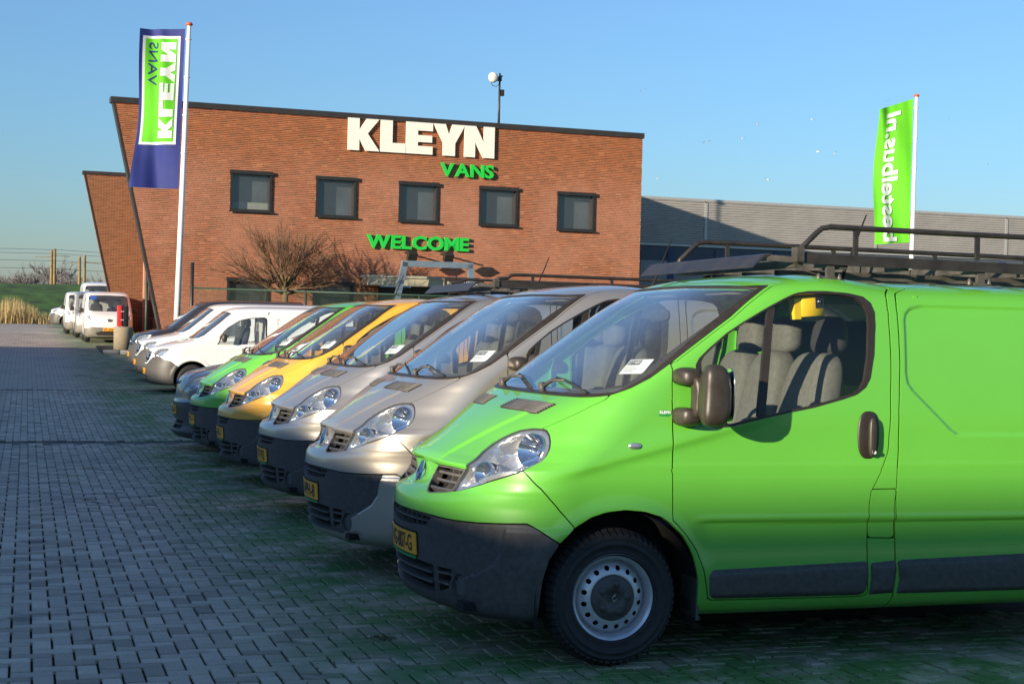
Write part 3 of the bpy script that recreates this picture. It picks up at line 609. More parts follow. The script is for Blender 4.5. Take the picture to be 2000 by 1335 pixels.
    P, T = cut(S, keep=[(PT['lgr'], 0), ([(.335, 0), (.378, 0), (.378, .4), (.335, .4)], 0)], near=PT['lgr'], fine=.0032); obj('divider', m(P, T, off=-.01, flange=.05, sides=(1,)), bu, 'plastic'); obj('divider', m(P, T, off=-.01, flange=.05, sides=(-1,)), bu, 'plastic')
    for sg in (1, -1):
        obj('fog_lamp_cover', m(*cut(S, keep=[(PT['fog'], .006)], near=PT['fog']), off=-.010, flange=.03, sides=(sg,)), bu, 'plastic_grey')
        obj('fog_lamp_ring', m(*cut(S, keep=[(PT['fog'], 0)], drop=[(PT['fog'], -.006)], near=PT['fog'], fine=.0032), off=-.002, flange=.03, sides=(sg,)), bu, 'plastic')
    # badge on the painted nose between the grille halves
    me = diamond(.072, .047, 0, .014); bz = obj('badge', me, root, 'chrome'); bz.location = (-.752, 0, .872); bz.rotation_euler = (0, math.radians(17), 0)
    # plate
    pz = [(.222, 0)]; pl = [(-.2, .287), (.221, .287), (.221, .398), (-.2, .398)]
    pt = obj('licence_plate', m(*cut(S, keep=[(pl, 0)], near=pl), off=.016, flange=.012), root, 'plate_yellow')
    P, T = cut(S, keep=[([(-.2, .279), (.228, .279), (.228, .407), (-.2, .407)], 0)], near=pl); obj('plate_holder', m(P, T, off=.011, flange=.012), pt, 'dark')
    pb = [(.190, .288), (.2205, .288), (.2205, .397), (.190, .397)]; obj('plate_band', m(*cut(S, keep=[(pb, 0)], near=pb, fine=.005), off=.0175, sides=(-1,)), pt, 'plate_blue')
    pg = [(-.2, .264), (.215, .264), (.215, .279), (-.2, .279)]; obj('plate_strip', m(*cut(S, keep=[(pg, 0)], near=pg), off=.015, flange=.008), pt, 'plate_green')
    # wipers
    for (u0, t0, u1, t1) in ((.55, 1.335, .02, 1.47),):
        pass
    for y0, y1 in ((-.30, -.72), (.42, -.10)):
        wp = empty('wiper'); wp.parent = root
        def at(y, z, o):
            ut = S.yz([(abs(y), z)])[0]; return spt(ut[0], ut[1], o, y > 0)
        a, bq, c = at(y0, 1.325, .02), at((y0 + y1) / 2, 1.352, .035), at(y1, 1.335, .02)
        obj('wiper_arm', B().tube([a, a + (bq - a) * .5 + Vector((-.012, 0, .016)), bq], [.013, .010, .006], 6).mesh(), wp, 'plastic')
        obj('wiper_blade', B().tube([at(y0 * .4 + y1 * .6 + .27, 1.375, .014), bq, at(y1 - .04, 1.318, .012)], .007, 5).mesh(), wp, 'rubber')
        obj('wiper_pivot', B().tube([a + Vector((0, 0, -.04)), a + Vector((-.012, 0, .02))], .018, 8).mesh(), wp, 'plastic')
    # wheels
    wp_ = wheel_parts(.336, .212, .205)
    for xa in (0, 3.098):
        for sg in (1, -1):
            w = empty('wheel'); w.parent = root; w.location = (xa, -sg * .925, .336); w.rotation_euler = (0, .4 * xa + .2, 0 if sg > 0 else PI)
            obj('tyre', wp_['tyre'], w, 'rubber'); r = obj('rim', wp_['rim'], w, 'rim'); obj('brake', wp_['brake'], w, 'dark'); c = obj('hub_cap', wp_['cap'], w, 'plastic')
            if xa == 0 and sg > 0:
                bd = obj('hub_badge', diamond(.024, .017, 0, .006), w, 'chrome'); bd.rotation_euler = (0, -.2, PI / 2); bd.location = (0, .004, 0)
            # liner
            b = B(); th = np.linspace(-.35, PI + .35, 30); vs = []; yo, yi = -sg * .925, -sg * .58
            for q in th:
                R_ = .425
                for yy in (yo, yi): vs.append((xa + .02 + R_ * math.cos(q), yy, .335 + R_ * math.sin(q)))
            b.add(vs, [(2 * i, 2 * i + 1, 2 * i + 3, 2 * i + 2) for i in range(29)], True); b.add([(xa + .02 + .425 * math.cos(q), yi, .335 + .425 * math.sin(q)) for q in th], [tuple(range(30))])
            obj('wheel_liner', b.mesh(), root, 'dark')
    obj('mud_flap', B().box((.43, -.93, .215), (.445, -.74, .42)).mesh(), root, 'plastic'); obj('mud_flap', B().box((.43, .74, .215), (.445, .93, .42)).mesh(), root, 'plastic')
    b = B(); b.box((-.70, -.70, .26), (-.36, .70, .30)); b.box((.42, -.86, .26), (2.64, .86, .31)); b.box((2.64, -.55, .26), (3.88, .55, .31)); b.box((-.36, -.52, .26), (.42, .52, .31)); obj('underbody', b.mesh(), root, 'dark')
    b = B(); b.box((-.62, -.42, .32), (-.50, .42, .90)); b.box((-.50, -.52, .32), (.30, .52, .92)); obj('engine_bay', b.mesh(), root, 'dark')
    # cabin
    b = B(); fc = [(u, t) for u, t in FE['cowl'][::-1]]; vs = []; n = 0
    for sg, lst in ((1, fc[::-1]), (-1, fc)):
        for u, t in lst:
            q = spt(u, t, -.03, sg < 0); vs += [(q.x + .02, q.y, q.z - .015), (.40, q.y * .98, 1.275 + .02 * math.cos(q.y * 3)), (.54, q.y * .96, 1.20), (.56, q.y * .95, .62)]; n += 1
    fs = []
    for i in range(n - 1):
        for k in range(3): fs.append((i * 4 + k, i * 4 + k + 1, (i + 1) * 4 + k + 1, (i + 1) * 4 + k))
    b.add(vs, fs, True); da = obj('dashboard', b.mesh(), root, 'dash')
    obj('binnacle', superblob((.50, -.42, 1.27), (.10, .19, .055), .7).mesh(), da, 'dash')
    b = B(); cs = Vector((.70, -.42, 1.19)); ax = Vector((.86, 0, .5)).normalized(); a1 = Vector((0, 1, 0)); a2 = ax.cross(a1)
    b.tube([cs + (a1 * math.cos(q) + a2 * math.sin(q)) * .195 for q in np.linspace(0, 2 * PI, 33)], .016, 8, False); b.tube([cs - ax * .02 + a1 * .18, cs - ax * .03, cs - ax * .02 - a1 * .18], .018, 6); b.tube([cs, cs - a2 * .18], .016, 6); b.tube([cs - ax * .03, cs - ax * .25], .03, 8)
    obj('steering_wheel', b.mesh(), root, 'seat_dark')
    for yc in (-.46, .05, .47):
        st = empty('seat'); st.parent = root; wd = .25 if yc < -.2 else .215
        obj('seat_cushion', superblob((1.05, yc, .86), (.27, wd, .10), .5, (24, 12)).mesh(), st, 'seat')
        lean = lambda p: (p.x + .22 * (p.z + .36), p.y * (1 - .12 * (p.z > 0) * p.z / .36), p.z)
        obj('backrest', superblob((1.18, yc, 1.19), (.085, wd, .355), .5, (24, 18), lean).mesh(), st, 'seat')
        hr = superblob((1.395, yc, 1.635), (.065, .135, .105), .65, (20, 14), lambda p: (p.x + .1 * p.z, p.y * (1 - .15 * p.z / .1), p.z)); obj('headrest', hr.mesh(), st, 'seat' if yc > -.2 else 'seat_dark')
        for dy in (-.06, .06): obj('headrest_post', B().tube([(1.375, yc + dy, 1.50), (1.385, yc + dy, 1.57)], .007, 6).mesh(), st, 'rim')
    b = B(); b.box((.45, -.88, .56), (1.62, .88, .60)); obj('cab_floor', b.mesh(), root, 'dash')
    b = B(); b.box((1.66, -.90, .45), (1.68, .90, 1.36)); b.box((1.66, -.86, 1.36), (1.68, -.55, 1.85)); b.box((1.66, .55, 1.36), (1.68, .86, 1.85)); b.box((1.66, -.55, 1.72), (1.68, .55, 1.88)); obj('bulkhead', b.mesh(), root, 'paint_green')
    obj('interior_mirror', superblob((.60, 0, 1.73), (.02, .115, .035), .6).mesh(), root, 'seat_dark')
    for yc in (-.42, .40): obj('sun_visor', superblob((.84, yc, 1.845), (.10, .22, .010), .5).mesh(), root, 'seat')
    P, T = cut(S, keep=[([(u, t + DT) for u, t in ((-.2, 2.24), (.7, 2.24), (1.1, 2.38), (1.9, 2.38), (1.9, 3.38), (-.2, 3.38))], 0)]); obj('headliner', m(P, T, off=-.035), root, 'bulkhead')
    for sg in (1, -1): b = B(); b.tube([(1.56, sg * .80, 1.62), (1.50, sg * .74, 1.15), (1.45, sg * .70, .75)], .022, 4); obj('seat_belt', b.mesh(), root, 'seat_dark')
    # aerial
    obj('aerial', B().tube([(1.481, -.42, 1.945), (1.52, -.42, 2.04), (1.627, -.42, 2.30)], [.012, .007, .004], 6).mesh(), root, 'dark')
    return root
def recolour(root, mat, names):
    for o in root.children:
        if o.type == 'MESH' and o.name.split('.')[0] in names:
            o.material_slots[0].link = 'OBJECT'; o.material_slots[0].material = MAT[mat]
PAINTED = ('body', 'bulkhead', 'bonnet', 'door', 'rear_panel', 'rear_door')
def van_text(root, s):
    pl = [o for o in root.children if o.name.startswith('licence_plate')][0]
    obj('plate_characters', front_text(VS, s, .168, -.212, .488, .574, .0185, .012), pl, 'ink')
def van_place(root, tx, ty, **k):
    p = Vector((tx, ty + .95, 0)); root.location = Matrix.Rotation(-TILT, 3, 'X') @ p; root.rotation_euler = (-TILT, 0, 0); tag(root, **k)
van0 = make_van(); GV = 'panel vans parked side by side'
vans = [van0] + [clone(van0) for _ in range(4)]
for v, (tx, ty), mat, plate, lab in zip(vans, ((0, 0), (-.04, 2.61), (.06, 5.61), (.04, 8.53), (-.01, 10.93)), ('paint_green', 'paint_silver', 'paint_grey', 'paint_orange', 'paint_leaf'), ('VG-807-G', '6-VPH-8', '7-VTP-92', '82-VHF-7', '39-VTJ-1'),
        ('bright green panel van nearest the camera with a black roof rack', 'silver panel van with a two-tone bumper beside the nearest green van', 'grey panel van with a roof rack between the silver and the orange van',
         'orange panel van between the grey van and the farther green van', 'green panel van parked beyond the orange van')):
    van_place(v, tx, ty, label=lab, cat='van', group=GV); van_text(v, plate)
    if v is not van0: recolour(v, mat, PAINTED)
recolour(vans[1], 'paint_silver', ('bumper_skirt',))

# ---------------------------------------------------------------- ground
GY = [-80, 15.2, 26.3, 42, 51, 90, 140]; GZ = [1.28, -.2432, -.216, .08, .17, .22, .22]
def gz(y): return float(np.interp(y, GY, GZ))
m, n, l, b = newmat('joint_sand')
t = noise(n, l, 5., 6, 'Object', .7); t2 = noise(n, l, 60., 3)
r = ramp(n, l, t.outputs[0], [(.35, (.010, .010, .009)), (.55, (.014, .019, .009)), (.68, (.026, .048, .010))])
l.new(r.outputs[0], b.inputs['Base Color']); b.inputs['Roughness'].default_value = .95; bump(n, l, b, t2.outputs[0], .6, .01)
def paver_mat(name, far=False):
    m, n, l, b = newmat(name)
    geo = n.new('ShaderNodeNewGeometry'); oi = n.new('ShaderNodeObjectInfo')
    ad = n.new('ShaderNodeMath'); ad.operation = 'ADD'; l.new(geo.outputs['Random Per Island'], ad.inputs[0]); l.new(oi.outputs['Random'], ad.inputs[1])
    fr = n.new('ShaderNodeMath'); fr.operation = 'FRACT'; l.new(ad.outputs[0], fr.inputs[0])
    r1 = ramp(n, l, fr.outputs[0], [(0, (.31, .255, .198)), (.25, (.43, .36, .285)), (.7, (.50, .42, .332)), (1, (.62, .525, .42))])
    sp = n.new('ShaderNodeTexNoise'); sp.inputs['Scale'].default_value = 260; sp.inputs['Detail'].default_value = 2; l.new(geo.outputs['Position'], sp.inputs['Vector'])
    r2 = ramp(n, l, sp.outputs[0], [(.30, (.55, .55, .55)), (.52, (1, 1, 1)), (.70, (1.15, 1.14, 1.1)), (.78, (2.1, 2.05, 2.0))])
    mu = n.new('ShaderNodeMix'); mu.data_type = 'RGBA'; mu.blend_type = 'MULTIPLY'; mu.inputs[0].default_value = 1; l.new(r1.outputs[0], mu.inputs[6]); l.new(r2.outputs[0], mu.inputs[7])
    st = n.new('ShaderNodeTexNoise'); st.inputs['Scale'].default_value = .55; st.inputs['Detail'].default_value = 8; st.inputs['Roughness'].default_value = .65; l.new(geo.outputs['Position'], st.inputs['Vector'])
    r3 = ramp(n, l, st.outputs[0], [(.30, (.66, .67, .68)), (.46, (.98, .98, .98)), (.6, (1.05, 1.05, 1.04)), (.74, (1.28, 1.26, 1.2))])
    m2 = n.new('ShaderNodeMix'); m2.data_type = 'RGBA'; m2.blend_type = 'MULTIPLY'; m2.inputs[0].default_value = 1; l.new(mu.outputs[2], m2.inputs[6]); l.new(r3.outputs[0], m2.inputs[7])
    # green colour spill along the parked row, painted into the stones in patches
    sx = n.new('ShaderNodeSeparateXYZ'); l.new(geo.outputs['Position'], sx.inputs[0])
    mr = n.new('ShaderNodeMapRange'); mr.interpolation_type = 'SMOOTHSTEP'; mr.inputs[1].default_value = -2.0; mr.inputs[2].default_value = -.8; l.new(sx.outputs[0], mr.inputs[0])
    spill_noise = n.new('ShaderNodeTexNoise'); spill_noise.inputs['Scale'].default_value = 2.3; spill_noise.inputs['Detail'].default_value = 7; spill_noise.inputs['Roughness'].default_value = .7; l.new(geo.outputs['Position'], spill_noise.inputs['Vector'])
    ar = ramp(n, l, spill_noise.outputs[0], [(.36, (0, 0, 0)), (.56, (1, 1, 1))]); k = n.new('ShaderNodeMath'); k.operation = 'MULTIPLY'; l.new(mr.outputs[0], k.inputs[0]); l.new(ar.outputs[0], k.inputs[1])
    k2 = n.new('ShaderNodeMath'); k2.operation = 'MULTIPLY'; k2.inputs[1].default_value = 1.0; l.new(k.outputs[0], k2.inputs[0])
    # old oil drips and rubber marks
    ol = n.new('ShaderNodeTexNoise'); ol.inputs['Scale'].default_value = 1.7; ol.inputs['Detail'].default_value = 3; ol.inputs['Distortion'].default_value = .6; l.new(geo.outputs['Position'], ol.inputs['Vector']); orr = ramp(n, l, ol.outputs[0], [(.63, (1, 1, 1)), (.70, (.55, .55, .56))])
    mo = n.new('ShaderNodeMix'); mo.data_type = 'RGBA'; mo.blend_type = 'MULTIPLY'; mo.inputs[0].default_value = 1; l.new(m2.outputs[2], mo.inputs[6]); l.new(orr.outputs[0], mo.inputs[7])
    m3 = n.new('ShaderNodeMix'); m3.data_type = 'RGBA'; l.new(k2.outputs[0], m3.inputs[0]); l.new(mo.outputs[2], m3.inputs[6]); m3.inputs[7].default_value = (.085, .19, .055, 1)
    last = m3
    if far:     # paving too far off to pick the stones apart
        br = n.new('ShaderNodeTexBrick'); tc = n.new('ShaderNodeTexCoord'); l.new(tc.outputs['Object'], br.inputs['Vector']); br.inputs['Scale'].default_value = 1; br.inputs['Brick Width'].default_value = .2; br.inputs['Row Height'].default_value = .1
        br.inputs['Mortar Size'].default_value = .006; br.inputs['Color1'].default_value = (.9, .9, .9, 1); br.inputs['Color2'].default_value = (1.15, 1.15, 1.15, 1); br.inputs['Mortar'].default_value = (.25, .27, .22, 1)
        m4 = n.new('ShaderNodeMix'); m4.data_type = 'RGBA'; m4.blend_type = 'MULTIPLY'; m4.inputs[0].default_value = 1; l.new(m3.outputs[2], m4.inputs[6]); l.new(br.outputs[0], m4.inputs[7]); last = m4
        bump(n, l, b, br.outputs[1], -.5, .01)
    else: bump(n, l, b, sp.outputs[0], .55, .004)
    l.new(last.outputs[2], b.inputs['Base Color'])
    rr = n.new('ShaderNodeMapRange'); rr.inputs[3].default_value = .55; rr.inputs[4].default_value = .85; l.new(st.outputs[0], rr.inputs[0]); l.new(rr.outputs[0], b.inputs['Roughness'])
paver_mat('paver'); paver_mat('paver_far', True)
simple('gutter', (.10, .10, .098), .8, var=.35, scale=3)
b = B(); ys = [-80, 15.05]; xs = [-70, 70]
b.add([(x, y, gz(y) - .018) for y in ys for x in xs], [(0, 1, 3, 2)]); b2 = B()
lot = obj('brick_pavement', b.mesh(), None, 'joint_sand', kind='structure')
ys = [15.35, 26.3, 42, 51, 90]; b = B(); b.add([(x, y, gz(y) - .018) for y in ys for x in xs], [(2 * i, 2 * i + 1, 2 * i + 3, 2 * i + 2) for i in range(4)]); obj('pavement_bed', b.mesh(), lot, 'joint_sand', kind='structure')
# pavers in herringbone, 200 x 100 mm; one mesh for each of the two directions
def paver_mesh(w, d):
    b = B(); c = .005; g = .0058; x0, y0, x1, y1 = g, g, w - g, d - g
    vs = [(x0, y0, -.024), (x1, y0, -.024), (x1, y1, -.024), (x0, y1, -.024), (x0, y0, -c), (x1, y0, -c), (x1, y1, -c), (x0, y1, -c), (x0 + c, y0 + c, 0), (x1 - c, y0 + c, 0), (x1 - c, y1 - c, 0), (x0 + c, y1 - c, 0)]
    fs = [(8, 9, 10, 11)] + [(i, (i + 1) % 4, 4 + (i + 1) % 4, 4 + i) for i in range(4)] + [(4 + i, 4 + (i + 1) % 4, 8 + (i + 1) % 4, 8 + i) for i in range(4)]
    return vs, fs
PV = {0: paver_mesh(.2, .1), 1: paver_mesh(.1, .2)}
cells = []
for j in range(-26, 272):
    y = j * .1
    x0 = -4.6 - .05 * max(0, y) if y < 14 else -5.2; x1 = 3.4 if y < 1.0 else (.9 if y < 16 else 1.6)
    if 14.95 < y < 15.45: continue
    for i in range(int(x0 / .1), int(x1 / .1)):
        c = (i - j) % 4
        if c == 0: cells.append((0, i * .1, y))
        elif c == 3 and not (14.8 < y + .1 < 15.5): cells.append((1, i * .1, y))
eye = np.array([-2.754, -7.05])
def in_view(x, y):      # stones in the part of the lot the photograph looks at
    d = np.array([x, y]) - eye; f = d @ np.array([.297, .955]); r = d @ np.array([.955, -.297]); return f > 6.2 and abs(r / f) < .335
cells.sort(key=lambda c: (not in_view(c[1], c[2]), (c[1] - eye[0]) ** 2 + (c[2] - eye[1]) ** 2))
pm = {}
for k in (0, 1):
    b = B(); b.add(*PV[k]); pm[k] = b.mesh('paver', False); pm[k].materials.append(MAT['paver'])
b = B(); rng = random.Random(3)
for q, (k, x, y) in enumerate(cells):
    dz = rng.gauss(0, .0016) + .006 * math.sin(x * 1.9 + 1) * math.sin(y * 1.3); tx, ty = rng.gauss(0, .006), rng.gauss(0, .006)
    if q < 300:
        o = bpy.data.objects.new('brick', pm[k]); o.location = (x, y, gz(y) + dz); o.rotation_euler = (tx - TILT, ty, 0); link(o, lot)
    else:
        sl = -SLOPE if y < 15.2 else .0025
        b.add([(x + v[0], y + v[1], gz(y) + v[2] + dz + v[0] * ty + v[1] * (tx + sl)) for v in PV[k][0]], PV[k][1])
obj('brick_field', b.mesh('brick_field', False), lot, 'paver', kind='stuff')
b = B(); ys = [27.3, 42, 51, 88]; b.add([(x, y, gz(y)) for y in ys for x in (-60, 60)], [(2 * i, 2 * i + 1, 2 * i + 3, 2 * i + 2) for i in range(3)])
b.add([(-60, 15.5, gz(15.5)), (-5.3, 15.5, gz(15.5)), (-5.3, 27.2, gz(27.2)), (-60, 27.2, gz(27.2))], [(0, 1, 2, 3)]); b.add([(1.7, 15.5, gz(15.5)), (60, 15.5, gz(15.5)), (60, 27.2, gz(27.2)), (1.7, 27.2, gz(27.2))], [(0, 1, 2, 3)])
b.add([(3.5, -60, gz(-60)), (60, -60, gz(-60)), (60, 15, gz(15)), (3.5, 15, gz(15))], [(0, 1, 2, 3)]); b.add([(-60, -60, gz(-60)), (3.4, -60, gz(-60)), (3.4, -2.8, gz(-2.8)), (-60, -2.8, gz(-2.8))], [(0, 1, 2, 3)])
b.add([(-60, -2.7, gz(-2.7)), (-5.6, -2.7, gz(-2.7)), (-5.6, 15, gz(15)), (-60, 15, gz(15))], [(0, 1, 2, 3)])
obj('far_paving', b.mesh(), lot, 'paver_far', kind='structure')
# gutter of flat channel stones across the lot
for k in range(-14, 24):
    b = B(); x = k * .5; b.box((x + .004, 15.04, -.08), (x + .496, 15.36, -.012)); o = obj('gutter_stone', bevmesh(b.mesh(), .01, 1), lot, 'gutter'); o.location = (0, 0, gz(15.2)); 
# loose grit on the stones
b = B()
for k in range(420):
    x, y = rng.uniform(-4, 1.5), rng.uniform(-.8, 10) ** 1.0; s_ = rng.choice((.003, .004, .005, .008)); z = gz(y) + s_ * .5
    vs = [(x + rng.uniform(-1, 1) * s_, y + rng.uniform(-1, 1) * s_, z + rng.uniform(-.6, 1) * s_) for _ in range(6)]
    b.add(vs, [(0, 1, 2), (0, 2, 3), (0, 3, 4), (0, 4, 5), (1, 2, 4), (2, 3, 5)])
simple('grit', (.42, .40, .37), .8, var=.4, scale=2)
obj('grit', b.mesh(), None, 'grit', label='scattered pale grit lying on the paving', cat='grit', kind='stuff')
# grass in the joints and a dry tuft by the bumper of the near van
simple('weed', (.055, .10, .025), .7, var=.4, scale=5); simple('dry_weed', (.11, .10, .05), .8, var=.3, scale=30)
b = B()
for k in range(2600):
    q = rng.randrange(300 if k < 900 else 5200); kk, x, y = cells[q]
    if x < -1.6 and rng.random() < .6: continue
    px, py = x + rng.choice((0, .1)), y + rng.choice((0, .1)); h = rng.uniform(.004, .016); a = rng.uniform(0, PI); w = rng.uniform(.002, .004)
    b.add([(px - w * math.cos(a), py - w * math.sin(a), gz(py) - .006), (px + w * math.cos(a), py + w * math.sin(a), gz(py) - .006), (px + rng.uniform(-.008, .008), py + rng.uniform(-.008, .008), gz(py) + h)], [(0, 1, 2)])
obj('joint_weeds', b.mesh(fix=False), None, 'weed', label='tiny green weeds growing in the paving joints', cat='weeds', kind='stuff')
b = B()
for k in range(34):
    px, py = rng.gauss(-.93, .05), rng.gauss(.95, .03); a = rng.uniform(0, 2 * PI); L = rng.uniform(.02, .08); w = .0009
    e = (px + L * math.cos(a), py + L * math.sin(a), gz(py) + rng.uniform(.002, .03)); b.add([(px, py - w, gz(py)), (px, py + w, gz(py)), (px * .5 + e[0] * .5, py * .5 + e[1] * .5 + w, gz(py) + .015), e], [(0, 1, 2), (1, 3, 2)])
obj('dry_grass', b.mesh(fix=False), None, 'dry_weed', label='dry grass tuft on the paving below the nearest bumper', cat='grass')
# fields, ditch bank, far green dike
simple('field', (.17, .14, .06), .95, var=.4, scale=.4); simple('dike', (.036, .092, .007), .95, var=.6, scale=.5, bmp=1., bscale=3)
b = B(); b.add([(x, y, -.25) for y in (88, 3200) for x in (-2500, 2500)], [(0, 1, 3, 2)]); b.add([(x, y, -.25) for y in (-2500, 88) for x in (-2500, -70)], [(0, 1, 3, 2)]); b.add([(x, y, -.25) for y in (-2500, 88) for x in (70, 2500)], [(0, 1, 3, 2)]); b.add([(x, y, 0.5) for y in (-2500, -80) for x in (-70, 70)], [(0, 1, 3, 2)])
obj('ground', b.mesh(), None, 'field', kind='structure')
b = B(); pr = [(150, -.3), (162, 1.6), (170, 3.35), (185, 3.5), (200, 1.5), (215, -.3)]; xs = np.linspace(-220, 240, 60); vs = []
for x in xs:
    for y, z in pr: vs.append((x, y + 6 * math.sin(x * .02), z + (.12 * math.sin(x * .31) + .08 * math.sin(x * .83) if z > 0 else 0)))
b.add(vs, [(i * 6 + k, i * 6 + k + 1, (i + 1) * 6 + k + 1, (i + 1) * 6 + k) for i in range(59) for k in range(5)], True); obj('dike', b.mesh(), None, 'dike', kind='structure')
# reeds along the ditch
simple('reed', (.42, .31, .14), .9, var=.4, scale=2)
b = B()
for k in range(12000):
    x = rng.uniform(-12, 8); y = rng.uniform(89, 94); h = rng.uniform(1.1, 2.15) * (.75 + .25 * math.sin(x * 1.3)); a = rng.uniform(0, PI); w = rng.uniform(.010, .03); z = -.2; lx, ly = rng.uniform(-.2, .2), rng.uniform(-.1, .1)
    b.add([(x - w * math.cos(a), y - w * math.sin(a), z), (x + w * math.cos(a), y + w * math.sin(a), z), (x + lx, y + ly, z + h)], [(0, 1, 2)])
obj('reeds', b.mesh(fix=False), None, 'reed', label='dry straw-coloured reeds along the ditch behind the far cars', cat='reeds', kind='stuff')

# ---------------------------------------------------------------- brick showroom; local frame: a along the front, off towards the lot, z up
FO = Vector((3.978, 45.775, 0)); FD = Vector((math.sin(math.radians(86.5)), math.cos(math.radians(86.5)), 0)); FN = Vector((FD.y, -FD.x, 0)); GB = .10
def fp(a, z, off=0.): return FO + FD * a + FN * off + Vector((0, 0, z))
FM = Matrix(((FD.x, -FN.x, 0, FO.x), (FD.y, -FN.y, 0, FO.y), (0, 0, 1, 0), (0, 0, 0, 1)))   # local x=a, y=into the wall, z up
FROT = math.atan2(FD.y, FD.x)
def brick_mat(name, mortar=False):
    m, n, l, b = newmat(name); geo = n.new('ShaderNodeNewGeometry'); tc = n.new('ShaderNodeTexCoord'); oi = n.new('ShaderNodeObjectInfo')
    ad = n.new('ShaderNodeMath'); ad.operation = 'ADD'; l.new(geo.outputs['Random Per Island'], ad.inputs[0]); l.new(oi.outputs['Random'], ad.inputs[1]); fr = n.new('ShaderNodeMath'); fr.operation = 'FRACT'; l.new(ad.outputs[0], fr.inputs[0])
    if mortar: c = ramp(n, l, noise(n, l, 2., 5).outputs[0], [(.3, (.50, .345, .21)), (.7, (.62, .44, .28))])
    else: c = ramp(n, l, fr.outputs[0], [(0, (.17, .036, .012)), (.25, (.225, .048, .016)), (.6, (.27, .058, .020)), (.92, (.31, .072, .026)), (1, (.38, .12, .05))])
    sx = n.new('ShaderNodeSeparateXYZ'); l.new(geo.outputs['Position'], sx.inputs[0])
    # pale bloom of salts over the middle of the wall, browner weathered bricks under the coping
    nz = n.new('ShaderNodeTexNoise'); nz.inputs['Scale'].default_value = .55; nz.inputs['Detail'].default_value = 6; nz.inputs['Roughness'].default_value = .65; l.new(geo.outputs['Position'], nz.inputs['Vector'])
    mr = n.new('ShaderNodeMapRange'); mr.interpolation_type = 'SMOOTHSTEP'; mr.inputs[1].default_value = 7.6; mr.inputs[2].default_value = 5.4; l.new(sx.outputs[2], mr.inputs[0])
    bl = ramp(n, l, nz.outputs[0], [(.42, (0, 0, 0)), (.66, (1, 1, 1))]); k = n.new('ShaderNodeMath'); k.operation = 'MULTIPLY'; l.new(mr.outputs[0], k.inputs[0]); l.new(bl.outputs[0], k.inputs[1])
    k2 = n.new('ShaderNodeMath'); k2.operation = 'MULTIPLY'; k2.inputs[1].default_value = .5; l.new(k.outputs[0], k2.inputs[0])
    mx = n.new('ShaderNodeMix'); mx.data_type = 'RGBA'; l.new(k2.outputs[0], mx.inputs[0]); l.new(c.outputs[0], mx.inputs[6]); mx.inputs[7].default_value = (.46, .22, .14, 1)
    m2 = n.new('ShaderNodeMapRange'); m2.interpolation_type = 'SMOOTHSTEP'; m2.inputs[1].default_value = 5.6; m2.inputs[2].default_value = 7.6; m2.inputs[4].default_value = .55; l.new(sx.outputs[2], m2.inputs[0])
    mu = n.new('ShaderNodeMix'); mu.data_type = 'RGBA'; mu.blend_type = 'MULTIPLY'; l.new(m2.outputs[0], mu.inputs[0]); l.new(mx.outputs[2], mu.inputs[6]); mu.inputs[7].default_value = (.90, .78, .42, 1)
    l.new(mu.outputs[2], b.inputs['Base Color']); b.inputs['Roughness'].default_value = .85
    t2 = noise(n, l, 55., 4); bump(n, l, b, t2.outputs[0], .4, .01)
brick_mat('brick'); brick_mat('mortar', True)
simple('coping', (.045, .040, .036), .45, .3, var=.15, scale=2); simple('frame_dark', (.022, .021, .020), .45, var=.15, scale=6); simple('steel_blue', (.25, .31, .36), .4, .5, var=.12, scale=3)
simple('fascia', (.44, .39, .28), .6, var=.12, scale=3); simple('sign_board', (.035, .022, .018), .5, var=.1); simple('sign_green', (.02, .52, .055), .45, var=.04); simple('sign_white', (.80, .77, .68), .5, var=.04)
simple('room', (.30, .30, .24), .9, var=.2, scale=1); simple('pane_room', (.075, .08, .09), .3, var=.4, scale=.6); simple('stone', (.40, .38, .30), .8, var=.15, scale=4); simple('door_wood', (.05, .035, .04), .6, var=.2)
TOPZ = 8.30
def left_edge(z): return -4.2 + (8.42 - z) * (1.66 / 7.54)       # the raking end of the front wall
A1 = 14.85
WINS = [(-.30, 4.80, 1.40, 1.33), (2.62, 4.74, 1.41, 1.35), (5.56, 4.70, 1.43, 1.36), (8.52, 4.69, 1.45, 1.35), (11.51, 4.64, 1.46, 1.36), (-.34, .70, 1.40, 1.84), (2.58, .70, 1.43, 1.80)]
DOORWAY = (4.9, 0.0, 3.0, 2.45)
bld = empty('brick_showroom', FO, (0, 0, FROT), label='two-storey brick showroom with a raking wall end and KLEYN VANS lettering', cat='building')
def lb(name, bb, mat, parent=bld, **k):  return obj(name, bb.mesh(), parent, mat, **k)
